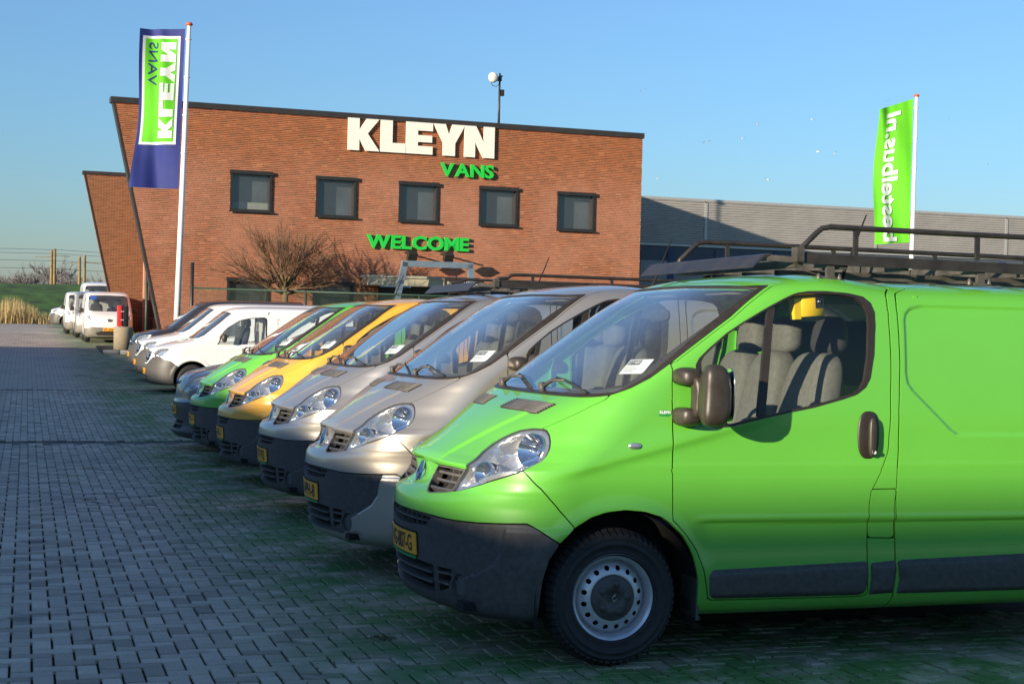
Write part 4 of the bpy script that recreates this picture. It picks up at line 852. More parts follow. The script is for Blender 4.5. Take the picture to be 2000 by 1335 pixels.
# backing wall in mortar colour, pierced by the openings (strips between them)
def wall_rects(holes, a0, a1, z0, z1):
    zs = sorted({z0, z1, *[h[1] for h in holes], *[h[1] + h[3] for h in holes]}); zs = [z for z in zs if z0 <= z <= z1]; out = []
    for p, q in zip(zs[:-1], zs[1:]):
        xs = a0
        for h in sorted([h for h in holes if h[1] < q - 1e-6 and h[1] + h[3] > p + 1e-6]):
            out.append((xs, p, h[0], q)); xs = h[0] + h[2]
        out.append((xs, p, a1, q))
    return out
HOLES = WINS + [DOORWAY]
b = B()
for (xa, za, xb, zb) in wall_rects(HOLES, -9, A1, GB - .3, TOPZ):
    if xa < -8.9: vs = [(left_edge(za), 0, za), (xb, 0, za), (xb, 0, zb), (left_edge(zb), 0, zb)]
    else: vs = [(xa, 0, za), (xb, 0, za), (xb, 0, zb), (xa, 0, zb)]
    b.add(vs + [(v[0], .34, v[2]) for v in vs], [(0, 1, 2, 3), (7, 6, 5, 4), (0, 4, 5, 1), (1, 5, 6, 2), (2, 6, 7, 3), (3, 7, 4, 0)])
wall = lb('wall', b, 'mortar')
# bricks laid in wild bond, each its own block 8 mm proud of the joint
rb = random.Random(11); blist = []
course = .0605; z = GB
while z + .05 < TOPZ - .16:
    x = left_edge(z + .05) + .004; 
    x += 0
    first = True
    while x < A1 - .02:
        L = .205 if rb.random() > .16 else .095
        if first: L = rb.choice((.205, .15, .095, .06)); first = False
        x1 = min(x + L, A1)
        if x1 - x > .03:
            seg = [(x, x1)]
            for h in HOLES:
                if h[1] - .02 < z + .025 < h[1] + h[3]:
                    nx = []
                    for p, q in seg:
                        if q <= h[0] or p >= h[0] + h[2]: nx.append((p, q))
                        else:
                            if h[0] - p > .03: nx.append((p, h[0]))
                            if q - h[0] - h[2] > .03: nx.append((h[0] + h[2], q))
                    seg = nx
            for p, q in seg: blist.append((p, q, z))
        x = x1 + .0155
    z += course
def brick_vf(p, q, z, y):
    vs = [(p, y, z), (q, y, z), (q, y, z + .0445), (p, y, z + .0445), (p, .002, z), (q, .002, z), (q, .002, z + .0445), (p, .002, z + .0445)]
    return vs, [(0, 1, 2, 3), (0, 4, 5, 1), (1, 5, 6, 2), (2, 6, 7, 3), (3, 7, 4, 0)]
# the bricks that show largest: the whole ones at the near (left) end, above the parked cars
order = sorted(range(len(blist)), key=lambda i: (not (blist[i][1] - blist[i][0] > .204 and blist[i][2] > 2.8 and blist[i][0] > -1.3), abs(blist[i][0] + 1.2) + abs(blist[i][2] - 5.5)))
bs = B(); bs.add(*brick_vf(0, .205, 0, 0)); bme = bs.mesh('brick', False); bme.materials.append(MAT['brick']); b = B()
for k, i in enumerate(order):
    p, q, z = blist[i]
    if k < 300 and q - p > .204:
        o = bpy.data.objects.new('brick', bme); o.location = (p, -.008 - rb.random() * .002, z); link(o, wall)
    else: b.add(*brick_vf(p, q, z, -.008 - rb.random() * .003))
obj('brick_courses', b.mesh('brick_courses', False), wall, 'brick', kind='stuff')
b = B(); b.box((left_edge(TOPZ) - .06, -.05, TOPZ - .16), (A1 + .05, .42, TOPZ + .03)); lb('coping', b, 'coping')
b = B(); zt = TOPZ - .16; e0, e1 = left_edge(GB - .3), left_edge(zt); b.add([(e0 - .03, -.02, GB - .3), (e0 + .03, -.02, GB - .3), (e1 + .03, -.02, zt), (e1 - .03, -.02, zt)] + [(e0 - .03, .40, GB - .3), (e0 + .03, .40, GB - .3), (e1 + .03, .40, zt), (e1 - .03, .40, zt)], [(0, 1, 2, 3), (0, 4, 5, 1), (0, 3, 7, 4), (2, 6, 7, 3), (4, 7, 6, 5)]); lb('edge_trim', b, 'coping')
# body of the building behind the front wall
b = B(); b.box((-1.2, .345, GB - .3), (A1 - .002, 16., 7.7)); lb('volume', b, 'brick')
for k, (wa, wz, ww, wh) in enumerate(WINS):
    wn_ = empty('window'); wn_.parent = bld; f = .075
    b = B(); y0, y1 = -.06, .20
    b.box((wa, y0, wz), (wa + f, y1, wz + wh)); b.box((wa + ww - f, y0, wz), (wa + ww, y1, wz + wh)); b.box((wa + f, y0, wz), (wa + ww - f, y1, wz + f)); b.box((wa + f, y0, wz + wh - f), (wa + ww - f, y1, wz + wh)); lb('window_frame', b, 'frame_dark', wn_)
    b = B(); b.box((wa - .03, -.10, wz + wh - .09), (wa + ww + .03, -.062, wz + wh + .035)); lb('window_hood', b, 'frame_dark', wn_); b = B(); b.box((wa - .03, -.11, wz - .035), (wa + ww + .05, -.062, wz + .02)); lb('window_sill', b, 'frame_dark', wn_)
    b = B(); b.add([(wa + f, .06, wz + f), (wa + ww - f, .06, wz + f), (wa + ww - f, .06, wz + wh - f), (wa + f, .06, wz + wh - f)], [(0, 1, 2, 3)]); lb('pane', b, 'glass', wn_)
    b = B(); b.add([(wa + f, .30, wz + f), (wa + ww - f, .30, wz + f), (wa + ww - f, .30, wz + wh - f), (wa + f, .30, wz + wh - f)], [(0, 1, 2, 3)]); lb('room', b, 'pane_room' if k < 5 else 'frame_dark', wn_)
    if k == 0: b = B(); b.box((wa + f, .22, wz + f), (wa + ww - f, .26, wz + .32)); lb('blind', b, 'room', wn_)
# entrance
en = empty('entrance'); en.parent = bld
b = B(); b.box((4.9, .28, 0), (7.9, .33, 2.45)); lb('doorway_back', b, 'frame_dark', en)
for a in (4.95, 5.6, 6.3, 7.0, 7.8): b = B(); b.box((a, .10, 0), (a + .08, .2, 2.2)); lb('door_post', b, 'frame_dark', en)
for a in (5.05, 5.7, 6.4, 7.1): b = B(); b.add([(a, .15, .1), (a + .53, .15, .1), (a + .53, .15, 2.1), (a, .15, 2.1)], [(0, 1, 2, 3)]); lb('door_pane', b, 'glass', en)
b = B(); b.box((4.3, -.9, 2.45), (8.25, -.02, 2.72)); lb('canopy', b, 'fascia', en); b = B(); b.box((4.25, -.95, 2.72), (8.3, -.02, 2.80)); lb('canopy_cap', b, 'stone', en)
b = B(); b.box((7.0, -1.0, 2.42), (8.27, -.905, 2.76)); sb = lb('sign_board', b, 'sign_board', en)
v, f = text_geo('INGANG | \u0412\u0425\u041e\u0414', 1, .0); v = fit_text(v, 7.08, 8.18, 2.52, 2.66); b = B(); b.add([(x, -1.004, y) for x, y, z in v], f); obj('sign_lettering', b.mesh(fix=False), sb, 'sign_white')
b = B(); b.box((4.6, -1.0, 1.35), (5.2, -.96, 1.75)); lb('notice_board', b, 'plate_blue', en)
v, f = text_geo('WELKOM', 1, .0); v = fit_text(v, 4.68, 5.12, 1.50, 1.62); b = B(); b.add([(x, -1.004, y) for x, y, z in v], f); obj('notice_lettering', b.mesh(fix=False), en, 'sign_white')
pf = empty('portal_frame', FM @ Vector((0, 0, 0)), (0, 0, FROT), label='grey-blue steel portal frame standing in front of the showroom entrance', cat='frame')
for nm, p, q in (('portal_leg', (4.72, -1.6, .1), (5.36, -1.6, 3.24)), ('portal_leg', (8.05, -1.6, .1), (7.68, -1.6, 3.24)), ('portal_beam', (5.26, -1.6, 3.20), (7.78, -1.6, 3.20))):
    b = B(); b.bar(p, q, .20, .16, (0, 1, 0)); lb(nm, b, 'steel_blue', pf)
b = B(); b.bar((4.55, -1.5, 2.42), (5.6, -1.5, 2.42), .1, .06); lb('portal_rod', b, 'steel_blue', pf)
# lettering on the wall
KL = {'K': [[(0, 0), (.36, 0), (.36, .36), (.56, 0), (1., 0), (.62, .54), (.98, 1), (.58, 1), (.36, .66), (.36, 1), (0, 1)]],
      'L': [[(0, 0), (.80, 0), (.80, .30), (.38, .30), (.38, 1), (0, 1)]],
      'E': [[(0, 0), (.86, 0), (.86, .26), (.38, .26), (.38, .38), (.84, .38), (.84, .60), (.38, .60), (.38, .74), (.86, .74), (.86, 1), (0, 1)]],
      'Y': [[(.30, 0), (.70, 0), (.70, .40), (1.02, 1), (.60, 1), (.49, .68), (.38, 1), (-.02, 1), (.30, .40)]],
      'N': [[(0, 0), (.36, 0), (.36, .48), (.62, 0), (1., 0), (1., 1), (.64, 1), (.64, .50), (.38, 1), (0, 1)]]}
sg = empty('wall_lettering', FO, (0, 0, FROT), label='large white KLEYN letters mounted high on the brick wall', cat='sign')
adv = {'K': 1.01, 'L': .80, 'E': .88, 'Y': .985, 'N': 1.0}; tot = sum(adv.values()); x = 3.68; Wd = 5.36
for ch in 'KLEYN':
    s_ = Wd / tot; b = B(); pl = [(x + p * s_ * .985, 7.06 + q * 1.10) for p, q in KL[ch][0]]
    b.prism(pl, -.10, -.05, lambda p, q, h: (p, h, q)); me = b.mesh(); bm = bmesh.new(); bm.from_mesh(me); bmesh.ops.triangulate(bm, faces=[f for f in bm.faces if len(f.verts) > 4]); bm.to_mesh(me); bm.free()
    obj('letter', me, sg, 'sign_white'); b = B(); x += adv[ch] * s_
def wall_letters(name, s, a0, a1, z0, z1, mat, label, bold):
    root = empty(name, FO, (0, 0, FROT), label=label, cat='sign'); tot = []; x = 0
    for ch in s:
        v, f = text_geo(ch, 1, bold, .03, 'LEFT', 6); xs = [p[0] for p in v]; w = max(xs) - min(xs); tot.append((v, f, x - min(xs))); x += w + .035
    for v, f, dx in tot:
        ys = [p[1] for p in v]; zmin, zmax = 0 - bold, .695 + bold
        b = B(); b.add([(a0 + (p[0] + dx) / x * (a1 - a0), -.085 - p[2] * 1.2, z0 + (p[1] - zmin) / (zmax - zmin) * (z1 - z0)) for p in v], f); me = b.mesh(); obj('letter', me, root, mat)
    return root
wall_letters('wall_lettering', 'VANS', 7.03, 9.04, 6.35, 6.82, 'sign_green', 'green VANS letters below the large white lettering', .028)
wall_letters('wall_lettering', 'WELCOME', 4.42, 8.18, 3.74, 4.22, 'sign_green', 'green WELCOME letters on the wall above the entrance', .036)
for a, side in ((5.83, 'left'), (7.14, 'right')):
    fl = empty('floodlight', FM @ Vector((a, 0, 0)), (0, 0, FROT), label='black floodlight on a wall arm below the green W' if side == 'left' else 'black floodlight on a wall arm below the green M', cat='floodlight', group='floodlights over the entrance')
    b = B(); b.bar((0, -.01, 3.62), (0, -.80, 3.66), .05, .05); lb('arm', b, 'frame_dark', fl)
    mt = Matrix.Translation((0, -.88, 3.48)) @ Matrix.Rotation(math.radians(35), 4, 'X'); b = B(); b.box((-.16, -.11, -.15), (.16, .10, .15), mt); lb('housing', b, 'frame_dark', fl); b = B(); b.box((-.13, .102, -.12), (.13, .115, .12), mt); lb('lamp_glass', b, 'pane_room', fl)
# radio mast with a round dish on the roof
ms = empty('radio_mast', FM @ Vector((10.0, 2.2, TOPZ - .4)), (0, 0, FROT), label='dark mast with a round white dish on the showroom roof', cat='mast'); SCM = 1.04
b = B(); b.tube([(0, 0, 0), (0, 0, 2.55)], [.05, .035], 10); lb('pole', b, 'rack', ms)
b = B(); b.lathe([(.0005, -.10), (.12, -.09), (.185, -.04), (.19, 0), (.15, .03), (.0005, .04)], 28, 'y', (-.30, -.1, 2.36)); lb('dish', b, 'sign_white', ms)
b = B(); b.box((-.15, -.06, 2.26), (.06, .05, 2.42)); b.box((-.02, -.05, 2.42), (.10, .04, 2.47)); lb('bracket', b, 'frame_dark', ms); b = B(); b.box((.05, -.06, 1.72), (.17, .06, 1.95)); lb('junction_box', b, 'frame_dark', ms)
b = B(); b.tube([(-.34, -.02, 2.2), (-.28, 0, 2.08), (-.12, 0, 2.05), (-.02, 0, 2.15)], .012, 5); lb('cable', b, 'dark', ms)
# second wing further back, with the same raking end
wg = empty('brick_wing', FM @ Vector((0, 14, 0)), (0, 0, FROT), label='lower brick wing with a raking end behind the showroom', cat='building')
m_, n_, l_, b_ = newmat('brick_far'); tc = n_.new('ShaderNodeTexCoord'); mp = n_.new('ShaderNodeMapping'); mp.inputs['Rotation'].default_value = (PI / 2, 0, 0); l_.new(tc.outputs['Object'], mp.inputs[0]); br = n_.new('ShaderNodeTexBrick'); l_.new(mp.outputs[0], br.inputs['Vector'])
for k_, v_ in (('Scale', 1), ('Brick Width', .22), ('Row Height', .0605), ('Mortar Size', .007)): br.inputs[k_].default_value = v_
br.inputs['Color1'].default_value = (.13, .040, .014, 1); br.inputs['Color2'].default_value = (.21, .075, .028, 1); br.inputs['Mortar'].default_value = (.27, .17, .09, 1); l_.new(br.outputs[0], b_.inputs['Base Color']); b_.inputs['Roughness'].default_value = .85
le = lambda z: -3.72 + (6.95 - z) * .222
b = B(); pts = [(le(-.2), -.2), (2.5, -.2), (2.5, 6.85), (le(6.85), 6.85)]; b.prism(pts, 0, .4, lambda p, q, h: (p, h, q)); lb('wing_wall', b, 'brick_far', wg)
b = B(); b.box((le(6.9) - .05, -.04, 6.85), (2.5, .45, 6.99)); lb('coping', b, 'coping', wg); b = B(); b.add([(le(-.2) - .03, -.02, -.2), (le(-.2) + .03, -.02, -.2), (le(6.85) + .03, -.02, 6.85), (le(6.85) - .03, -.02, 6.85)], [(0, 1, 2, 3)]); lb('edge_trim', b, 'coping', wg); b = B(); b.box((-1.4, .405, -.2), (2.4, 6, 6.5)); lb('wing_volume', b, 'brick_far', wg)
# side entrance between the two raking walls
se = empty('side_porch', FM @ Vector((0, 9, 0)), (0, 0, FROT), label='pink brick porch with dark door panels between the raking walls', cat='porch')
simple('pink_brick', (.42, .22, .15), .85, var=.12, scale=6)
b = B(); b.box((-1.88, 0, -.2), (-.4, .3, 6.6)); lb('porch_wall', b, 'pink_brick', se)
for a in (-1.83, -1.35): b = B(); b.box((a, -.05, .0), (a + .30, -.002, 1.05)); lb('door_panel', b, 'door_wood', se)
for a in (-1.70, -1.28): b = B(); b.box((a, -.04, 1.1), (a + .22, -.002, 2.6)); lb('door_light', b, 'frame_dark', se)
b = B(); b.box((-1.75, -.08, 2.6), (-1.0, -.002, 2.72)); lb('door_lintel', b, 'coping', se)
# ribbed metal hall joined to the right of the showroom
simple('rib', (.35, .33, .31), .45, .15, var=.1, scale=.8); simple('hall_dark', (.06, .075, .095), .6, var=.2, scale=1); simple('hall_band', (.25, .25, .25), .7, var=.2, scale=1.5); simple('joint_strip', (.46, .45, .43), .45, .4, var=.08); simple('hall_blue', (.03, .05, .12), .6, var=.1)
hall = empty('metal_hall', FM @ Vector((0, 8.5, 0)), (0, 0, FROT), label='long grey hall with ribbed metal cladding right of the showroom', cat='building')
js = [A1, 22.0, 30.7, 37.9, 45, 53]; z0, z1 = 4.74, 6.58
for a0, a1 in zip(js[:-1], js[1:]):
    b = B(); pr = []; z = z0
    while z < z1:
        pr += [(z, -.0), (z + .045, -.0), (z + .06, -.035), (z + .092, -.035), (z + .105, 0)]; z += .105
    vs = [(a, y, zz) for zz, y in pr for a in (a0 + .06, a1 - .06)]; b.add(vs, [(2 * i, 2 * i + 1, 2 * i + 3, 2 * i + 2) for i in range(len(pr) - 1)]); lb('cladding_panel', b, 'rib', hall)
    b = B(); b.box((a1 - .06, -.045, z0), (a1 + .06, -.005, z1)); lb('joint_strip', b, 'joint_strip', hall)
b = B(); b.box((A1, -.06, z1 + .045), (53, .25, z1 + .16)); lb('eaves', b, 'joint_strip', hall); b = B(); b.box((A1, .01, -.2), (53, 20, z1 + .04)); lb('hall_volume', b, 'hall_dark', hall)
b = B(); b.box((A1, -.05, z0 - .09), (53, .008, z0 - .005)); lb('sill_strip', b, 'joint_strip', hall)
b = B(); b.box((A1, -.03, -.2), (53, .006, 4.0)); lb('plinth', b, 'hall_band', hall)
for k, a in enumerate((18.6, 20.2, 22.5, 25.4, 28.2, 31.2, 34.4, 37.5)):
    b = B(); b.box((a, -.055, 3.2), (a + .3, -.032, 4.55)); lb('pilaster', b, 'hall_blue' if k % 2 else 'hall_dark', hall)

# ---------------------------------------------------------------- smaller vehicles further back
def car_shell(root, S, F, pm, R, xw, half, plate, rr=.19):
    """F holds outlines: front ones as (|y|,z), side ones as (x,z)"""
    yz = lambda k: [tuple(q) for q in S.yz(F[k])]; xz = lambda k: [tuple(q) for q in S.xz(F[k])]
    m = lambda P, T, **k: surf_mesh(S, P, T, **k)
    ext = lambda p: [(-.2, p[0][1])] + p + [(-.2, p[-1][1])]
    ws = ext(yz('screen')); win = xz('window'); door = xz('door'); bump = [(-.2, yz('bumper')[0][1])] + yz('bumper') + xz('bumper_side') + [(xz('bumper_side')[-1][0], -.2), (-.2, -.2)]
    lamp = yz('lamp'); gr = ext(yz('grille')) if 'grille' in F else None
    ar = [[tuple(q) for q in S.xz([(x + (R + .075) * math.cos(a), R + (R + .075) * math.sin(a)) for a in np.linspace(-.35, PI + .35, 22)])] for x in (0, xw)]
    drop = [(ws, 0), (win, 0), (bump, .004), (lamp, .003)] + [(a, 0) for a in ar] + ([(gr, 0)] if gr else [])
    P, T = cut(S, drop=drop); P, T = clip(P, T, np.abs(sd(P, door)) - .0035); obj('body', m(P, T, flange=.02), root, pm)
    e = S.base(np.full(40, 9.), np.linspace(0, S.tmax, 40)); ring = [tuple(q) for q in e] + [(q[0], -q[1], q[2]) for q in e[::-1]]; obj('rear_panel', B().add(ring, [tuple(range(len(ring)))]).mesh(), root, pm)
    obj('windscreen', m(*cut(S, keep=[(ws, .012)], near=ws), off=-.002), root, 'glass'); obj('windscreen_trim', m(*cut(S, keep=[(ws, 0)], drop=[(ws, -.02)], near=ws), off=.001), root, 'trim')
    for sg in (1, -1):
        obj('side_window', m(*cut(S, keep=[(win, .012)], near=win), off=-.004, sides=(sg,)), root, 'glass'); obj('window_seal', m(*cut(S, keep=[(win, 0)], drop=[(win, -.022)], near=win), off=.002, sides=(sg,)), root, 'trim')
        hl = empty('headlight'); hl.parent = root; obj('lens', m(*cut(S, keep=[(lamp, .002)], near=lamp), off=.002, sides=(sg,)), hl, 'lens')
        obj('lamp_housing', m(*cut(S, keep=[(lamp, 0)], near=lamp), off=lambda Q: -.01 - .06 * sst((-sd(Q, lamp) - .012) / .03), sides=(sg,)), hl, 'lamp_bowl')
        mx, mz = F['mirror']; obj('wing_mirror', superblob((mx, -sg * (half + .10), mz), (.055, .10, .085), .65).mesh(), root, F.get('mirror_mat', 'mirror_plastic'))
    if 'handle' in F:
        for sg in (1, -1): obj('handle', superblob((F['handle'][0], -sg * (half + .006), F['handle'][1]), (.09, .018, .022), .7).mesh(), root, pm)
    holes = []
    if 'intake' in F: holes.append((ext(yz('intake')), 0))
    bu = obj('bumper', m(*cut(S, keep=[(bump, 0)], drop=holes + [(a, 0) for a in ar], near=bump), off=.005, flange=.04), root, F.get('bumper_mat', 'plastic'))
    if holes: obj('intake_back', m(*cut(S, keep=[(holes[0][0], -.005)], near=holes[0][0]), off=-.05), bu, 'dark'); P, T = cut(S, keep=[(holes[0][0], 0)], near=holes[0][0], fine=.008); zc = np.mean([q[1] for q in F['intake']]); P, T = clip(P, T, .010 - S.fz(P[:, 1]) + zc); P, T = clip(P, T, .010 + S.fz(P[:, 1]) - zc); obj('slat', m(P, T, off=0., flange=.03), bu, 'plastic_grey')
    if gr:
        g = obj('grille', m(*cut(S, keep=[(gr, 0)], near=gr), off=-.05), root, 'dark')
        zs = [q[1] for q in F['grille']]
        for w in (.2, .5, .8):
            zc = min(zs) + (max(zs) - min(zs)) * w; P, T = cut(S, keep=[(gr, 0)], near=gr, fine=.008); P, T = clip(P, T, .014 - S.fz(P[:, 1]) + zc); P, T = clip(P, T, .014 + S.fz(P[:, 1]) - zc); obj('slat', m(P, T, off=.002, flange=.03), g, F.get('slat_mat', 'plastic_grey'))
        obj('grille_frame', m(*cut(S, keep=[(gr, 0)], drop=[(gr, -.014)], near=gr, fine=.008), off=.004, flange=.02), g, 'chrome')
    if 'badge' in F:
        bx, bz_, bw, bh, bm = F['badge']; obj('badge', superblob((bx, 0, bz_), (.012, bw, bh), .9).mesh(), root, bm)
        if bm == 'chrome' and bw > .04: pass
    zp = plate[1]; ut = S.yz([(.26, zp - .055), (.26, zp + .055)]); pl = [(-.2, ut[0][1]), (ut[0][0], ut[0][1]), (ut[1][0], ut[1][1]), (-.2, ut[1][1])]; pt = obj('licence_plate', m(*cut(S, keep=[(pl, 0)], near=pl), off=.02, flange=.012), root, 'plate_yellow')
    pb = [tuple(q) for q in S.yz([(.222, zp - .052), (.258, zp - .052), (.258, zp + .052), (.222, zp + .052)])]; obj('plate_band', m(*cut(S, keep=[(pb, 0)], near=pb), off=.0215, sides=(-1,)), pt, 'plate_blue')
    obj('plate_characters', front_text(S, plate[0], .20, -.24, zp - .042, zp + .042, .0225, .012), pt, 'ink')
    wp = wheel_parts(R, rr, .19)
    for x in (0, xw):
        for sg in (1, -1):
            w = empty('wheel'); w.parent = root; w.location = (x, -sg * (half - .02), R); w.rotation_euler = (0, .5, 0 if sg > 0 else PI)
            obj('tyre', wp['tyre'], w, 'rubber'); obj('rim', wp['rim'], w, 'rim'); obj('hub_cap', wp['cap'], w, F.get('cap_mat', 'plastic'))
            b = B(); th = np.linspace(-.3, PI + .3, 20); R_ = R + .07; b.add([(x + R_ * math.cos(q), yy, R + R_ * math.sin(q)) for q in th for yy in (-sg * (half - .03), -sg * (half - .32))], [(2 * i, 2 * i + 1, 2 * i + 3, 2 * i + 2) for i in range(19)], True); b.add([(x + R_ * math.cos(q), -sg * (half - .32), R + R_ * math.sin(q)) for q in th], [tuple(range(20))]); obj('wheel_liner', b.mesh(), root, 'dark')
    b = B(); b.box((-.5, -half + .34, .2), (S.length - .1, half - .34, .27)); b.box((.45, -half + .04, .2), (xw - .45, half - .04, .27)); obj('underbody', b.mesh(), root, 'dark')
    sx, sz = F['cabin']
    obj('dashboard', superblob((sx - .42, 0, sz - .12), (.30, half - .12, .12), .5).mesh(), root, 'dash')
    for yc in (-half * .46, half * .46):
        st = empty('seat'); st.parent = root; obj('backrest', superblob((sx + .50, yc, sz - .02), (.08, .23, .34), .5, (18, 12), lambda p: (p.x + .22 * p.z, p.y, p.z)).mesh(), st, 'seat_dark'); obj('seat_cushion', superblob((sx + .22, yc, sz - .34), (.27, .24, .09), .5, (18, 10)).mesh(), st, 'seat_dark'); obj('headrest', superblob((sx + .60, yc, sz + .40), (.05, .12, .09), .65, (14, 10)).mesh(), st, 'seat_dark')
    obj('bulkhead', B().box((sx + .95, -half + .1, .4), (sx + .97, half - .1, F['roof'] - .08)).mesh(), root, 'bulkhead')
CIT = [(.19, -.78, .50, 2.2, .84), (.22, -.88, .58, 2.2, .88), (.30, -.92, .63, 2.2, .90), (.42, -.93, .65, 2.2, .91), (.55, -.925, .65, 2.2, .914), (.66, -.90, .64, 2.2, .915), (.76, -.865, .63, 2.2, .915), (.86, -.83, .62, 2.2, .914), (.93, -.79, .61, 2.25, .912), (.97, -.73, .60, 2.3, .91), (1.02, -.57, .58, 2.4, .908), (1.07, -.37, .54, 2.7, .905), (1.11, -.16, .49, 3.2, .90), (1.15, .0, .45, 3.6, .895), (1.22, .10, .44, 3.8, .888), (1.32, .22, .44, 3.8, .876), (1.42, .34, .45, 3.8, .862), (1.52, .46, .46, 3.8, .846), (1.64, .60, .47, 3.7, .826), (1.74, .73, .50, 3.5, .80), (1.80, .83, .55, 3.2, .765), (1.835, .95, .6, 2.9, .70), (1.855, 1.12, .6, 2.6, .58), (1.867, 1.35, .5, 2.3, .38), (1.873, 1.6, .3, 2., .2), (1.875, 1.8, .1, 2., .01)]
def cit_disp(p):
    x, y, z = p[..., 0], np.abs(p[..., 1]), p[..., 2]; sh = z.shape; q = sd(np.stack([x.ravel(), z.ravel()], -1), [(1.80, 1.16), (3.1, 1.16), (3.1, 1.64), (1.84, 1.66), (1.79, 1.60)]).reshape(sh)
    d = -.010 * sst(.5 - q / .02) * sst((y - .75) / .05); r = np.sqrt(x ** 2 + (z - .315) ** 2); d = d + .018 * np.exp(-((r - .42) / .04) ** 2) * sst((y - .68) / .15) * sst((z - .3) / .2)
    return d + .007 * np.exp(-((z - .93 - .05 * x) / .03) ** 2) * sst((y - .8) / .08) * sst((x - .5) / .3)
CS = Surf(CIT, 3.42, cit_disp, None, 70, .035, .02)
CF = dict(screen=[(.0, 1.17), (.40, 1.17), (.74, 1.185), (.80, 1.25), (.77, 1.50), (.715, 1.72), (.45, 1.745), (.0, 1.755)], window=[(.50, 1.06), (.56, 1.22), (.72, 1.42), (.96, 1.57), (1.19, 1.63), (1.50, 1.655), (1.56, 1.62), (1.57, 1.11), (1.5, 1.085), (1.0, 1.065)],
          door=[(.49, .36), (.46, 1.03), (.53, 1.25), (.75, 1.50), (.98, 1.67), (1.25, 1.72), (1.66, 1.73), (1.69, 1.1), (1.66, .36)], bumper=[(.0, .60), (.30, .61), (.44, .72), (.60, .80), (.72, .77), (.80, .72)], bumper_side=[(-.45, .69), (-.30, .58), (-.34, .35), (-.34, .2)],
          lamp=[(.46, .73), (.47, .84), (.56, .925), (.70, .965), (.845, .975), (.84, .91), (.76, .80), (.62, .755)], grille=[(.0, .63), (.26, .635), (.36, .70), (.37, .87), (.0, .885)], intake=[(.0, .27), (.34, .27), (.40, .36), (.0, .39)], mirror=(.64, 1.20), handle=(1.48, .93), badge=(-.875, .755, .085, .085, 'chrome'), cabin=(.62, 1.12), roof=1.84)
def make_citan(pm): r = empty('delivery_van'); car_shell(r, CS, CF, pm, .315, 2.697, .915, ('5-VKR-3', .46)); return r
GC = 'small delivery vans beyond the gutter'
c0 = make_citan('paint_white'); c0.location = (.605, 27.23, -.218); tag(c0, 'small white delivery van nearest of the three beside the gutter', 'van', GC)
c1 = clone(c0); c1.location = (.62, 30.6, -.16); tag(c1, 'small white delivery van between another white one and a black one', 'van', GC)
c2 = clone(c0); c2.location = (.68, 34.0, -.09); tag(c2, 'small black delivery van beyond two white ones', 'van', GC); recolour(c2, 'paint_black', ('body', 'rear_panel', 'handle'))
c3 = clone(c0); tag(c3, 'white car at the far left edge beside the reeds', 'car'); c3.location = (-.68, 79.2, .205)
# flat-fronted white van facing the camera and the ones queued behind it
NVT = [(.19, -.66, .34, 2.6, .76), (.22, -.74, .38, 2.6, .80), (.32, -.78, .40, 2.7, .83), (.5, -.79, .40, 2.7, .845), (.7, -.775, .40, 2.7, .848), (.86, -.735, .40, 2.7, .848), (.95, -.67, .40, 2.8, .846), (1.02, -.55, .38, 2.9, .844), (1.08, -.42, .36, 3.2, .84), (1.13, -.30, .35, 3.5, .836), (1.2, -.21, .35, 3.7, .83), (1.35, -.04, .36, 3.8, .815), (1.5, .13, .37, 3.8, .796), (1.64, .30, .38, 3.7, .775), (1.74, .44, .40, 3.5, .75), (1.80, .58, .46, 3.2, .715), (1.83, .74, .5, 2.9, .65), (1.85, .95, .5, 2.6, .52), (1.858, 1.2, .4, 2.3, .35), (1.86, 1.5, .1, 2., .01)]
NS = Surf(NVT, 3.6, None, None, 60, .05, .022)
NF = dict(screen=[(.0, 1.13), (.55, 1.135), (.70, 1.17), (.71, 1.3), (.68, 1.66), (.62, 1.705), (.0, 1.72)], window=[(.28, 1.10), (.36, 1.32), (.60, 1.60), (.85, 1.63), (1.20, 1.62), (1.22, 1.08), (.7, 1.05)], door=[(.35, .32), (.22, 1.05), (.30, 1.30), (.55, 1.66), (1.3, 1.67), (1.31, .32)],
          bumper=[(.0, .545), (.45, .56), (.62, .575), (.72, .52)], bumper_side=[(-.42, .50), (-.36, .40), (-.36, .2)], lamp=[(.40, .78), (.56, .88), (.70, .985), (.755, 1.0), (.76, .86), (.66, .82), (.52, .785)], intake=[(.0, .27), (.36, .27), (.50, .36), (.30, .41), (.0, .42)], mirror=(.22, 1.16), handle=(1.1, .98), badge=(-.79, .82, .075, .055, 'chrome'), cabin=(.30, 1.10), roof=1.84, bumper_mat='bumper_tan')
simple('bumper_tan', (.17, .155, .13), .5, var=.15)
nv = empty('flat_nose_van'); car_shell(nv, NS, NF, 'paint_white', .305, 2.725, .85, ('VK-606-P', .485), .185); nv.rotation_euler = (0, 0, PI / 2)
GN = 'flat-nosed vans queued by the brick wing'; nv.location = (.12, 52.0, .17); tag(nv, 'white flat-nosed van facing the camera beside the concrete post', 'van', GN)
pass
def _st(): obj('screen_sticker', superblob((-.005, .52, 1.62), (.010, .13, .075), 1.).mesh(), nv, 'plate_blue')
n1 = clone(nv); n1.location = (-.05, 57.9, .19); recolour(n1, 'paint_silver', ('body', 'rear_panel', 'handle')); tag(n1, 'silver van parked directly behind the front white flat-nosed van', 'van', GN)
n2 = clone(nv); n2.location = (-.28, 64.2, .2); tag(n2, 'white van behind the silver one in the far queue', 'van', GN)
n3 = clone(nv); n3.location = (.75, 71.5, .2); n3.scale = (1.25, 1.12, 1.285); tag(n3, 'tall white high-roof van rising behind the far queue', 'van', GN); _st()
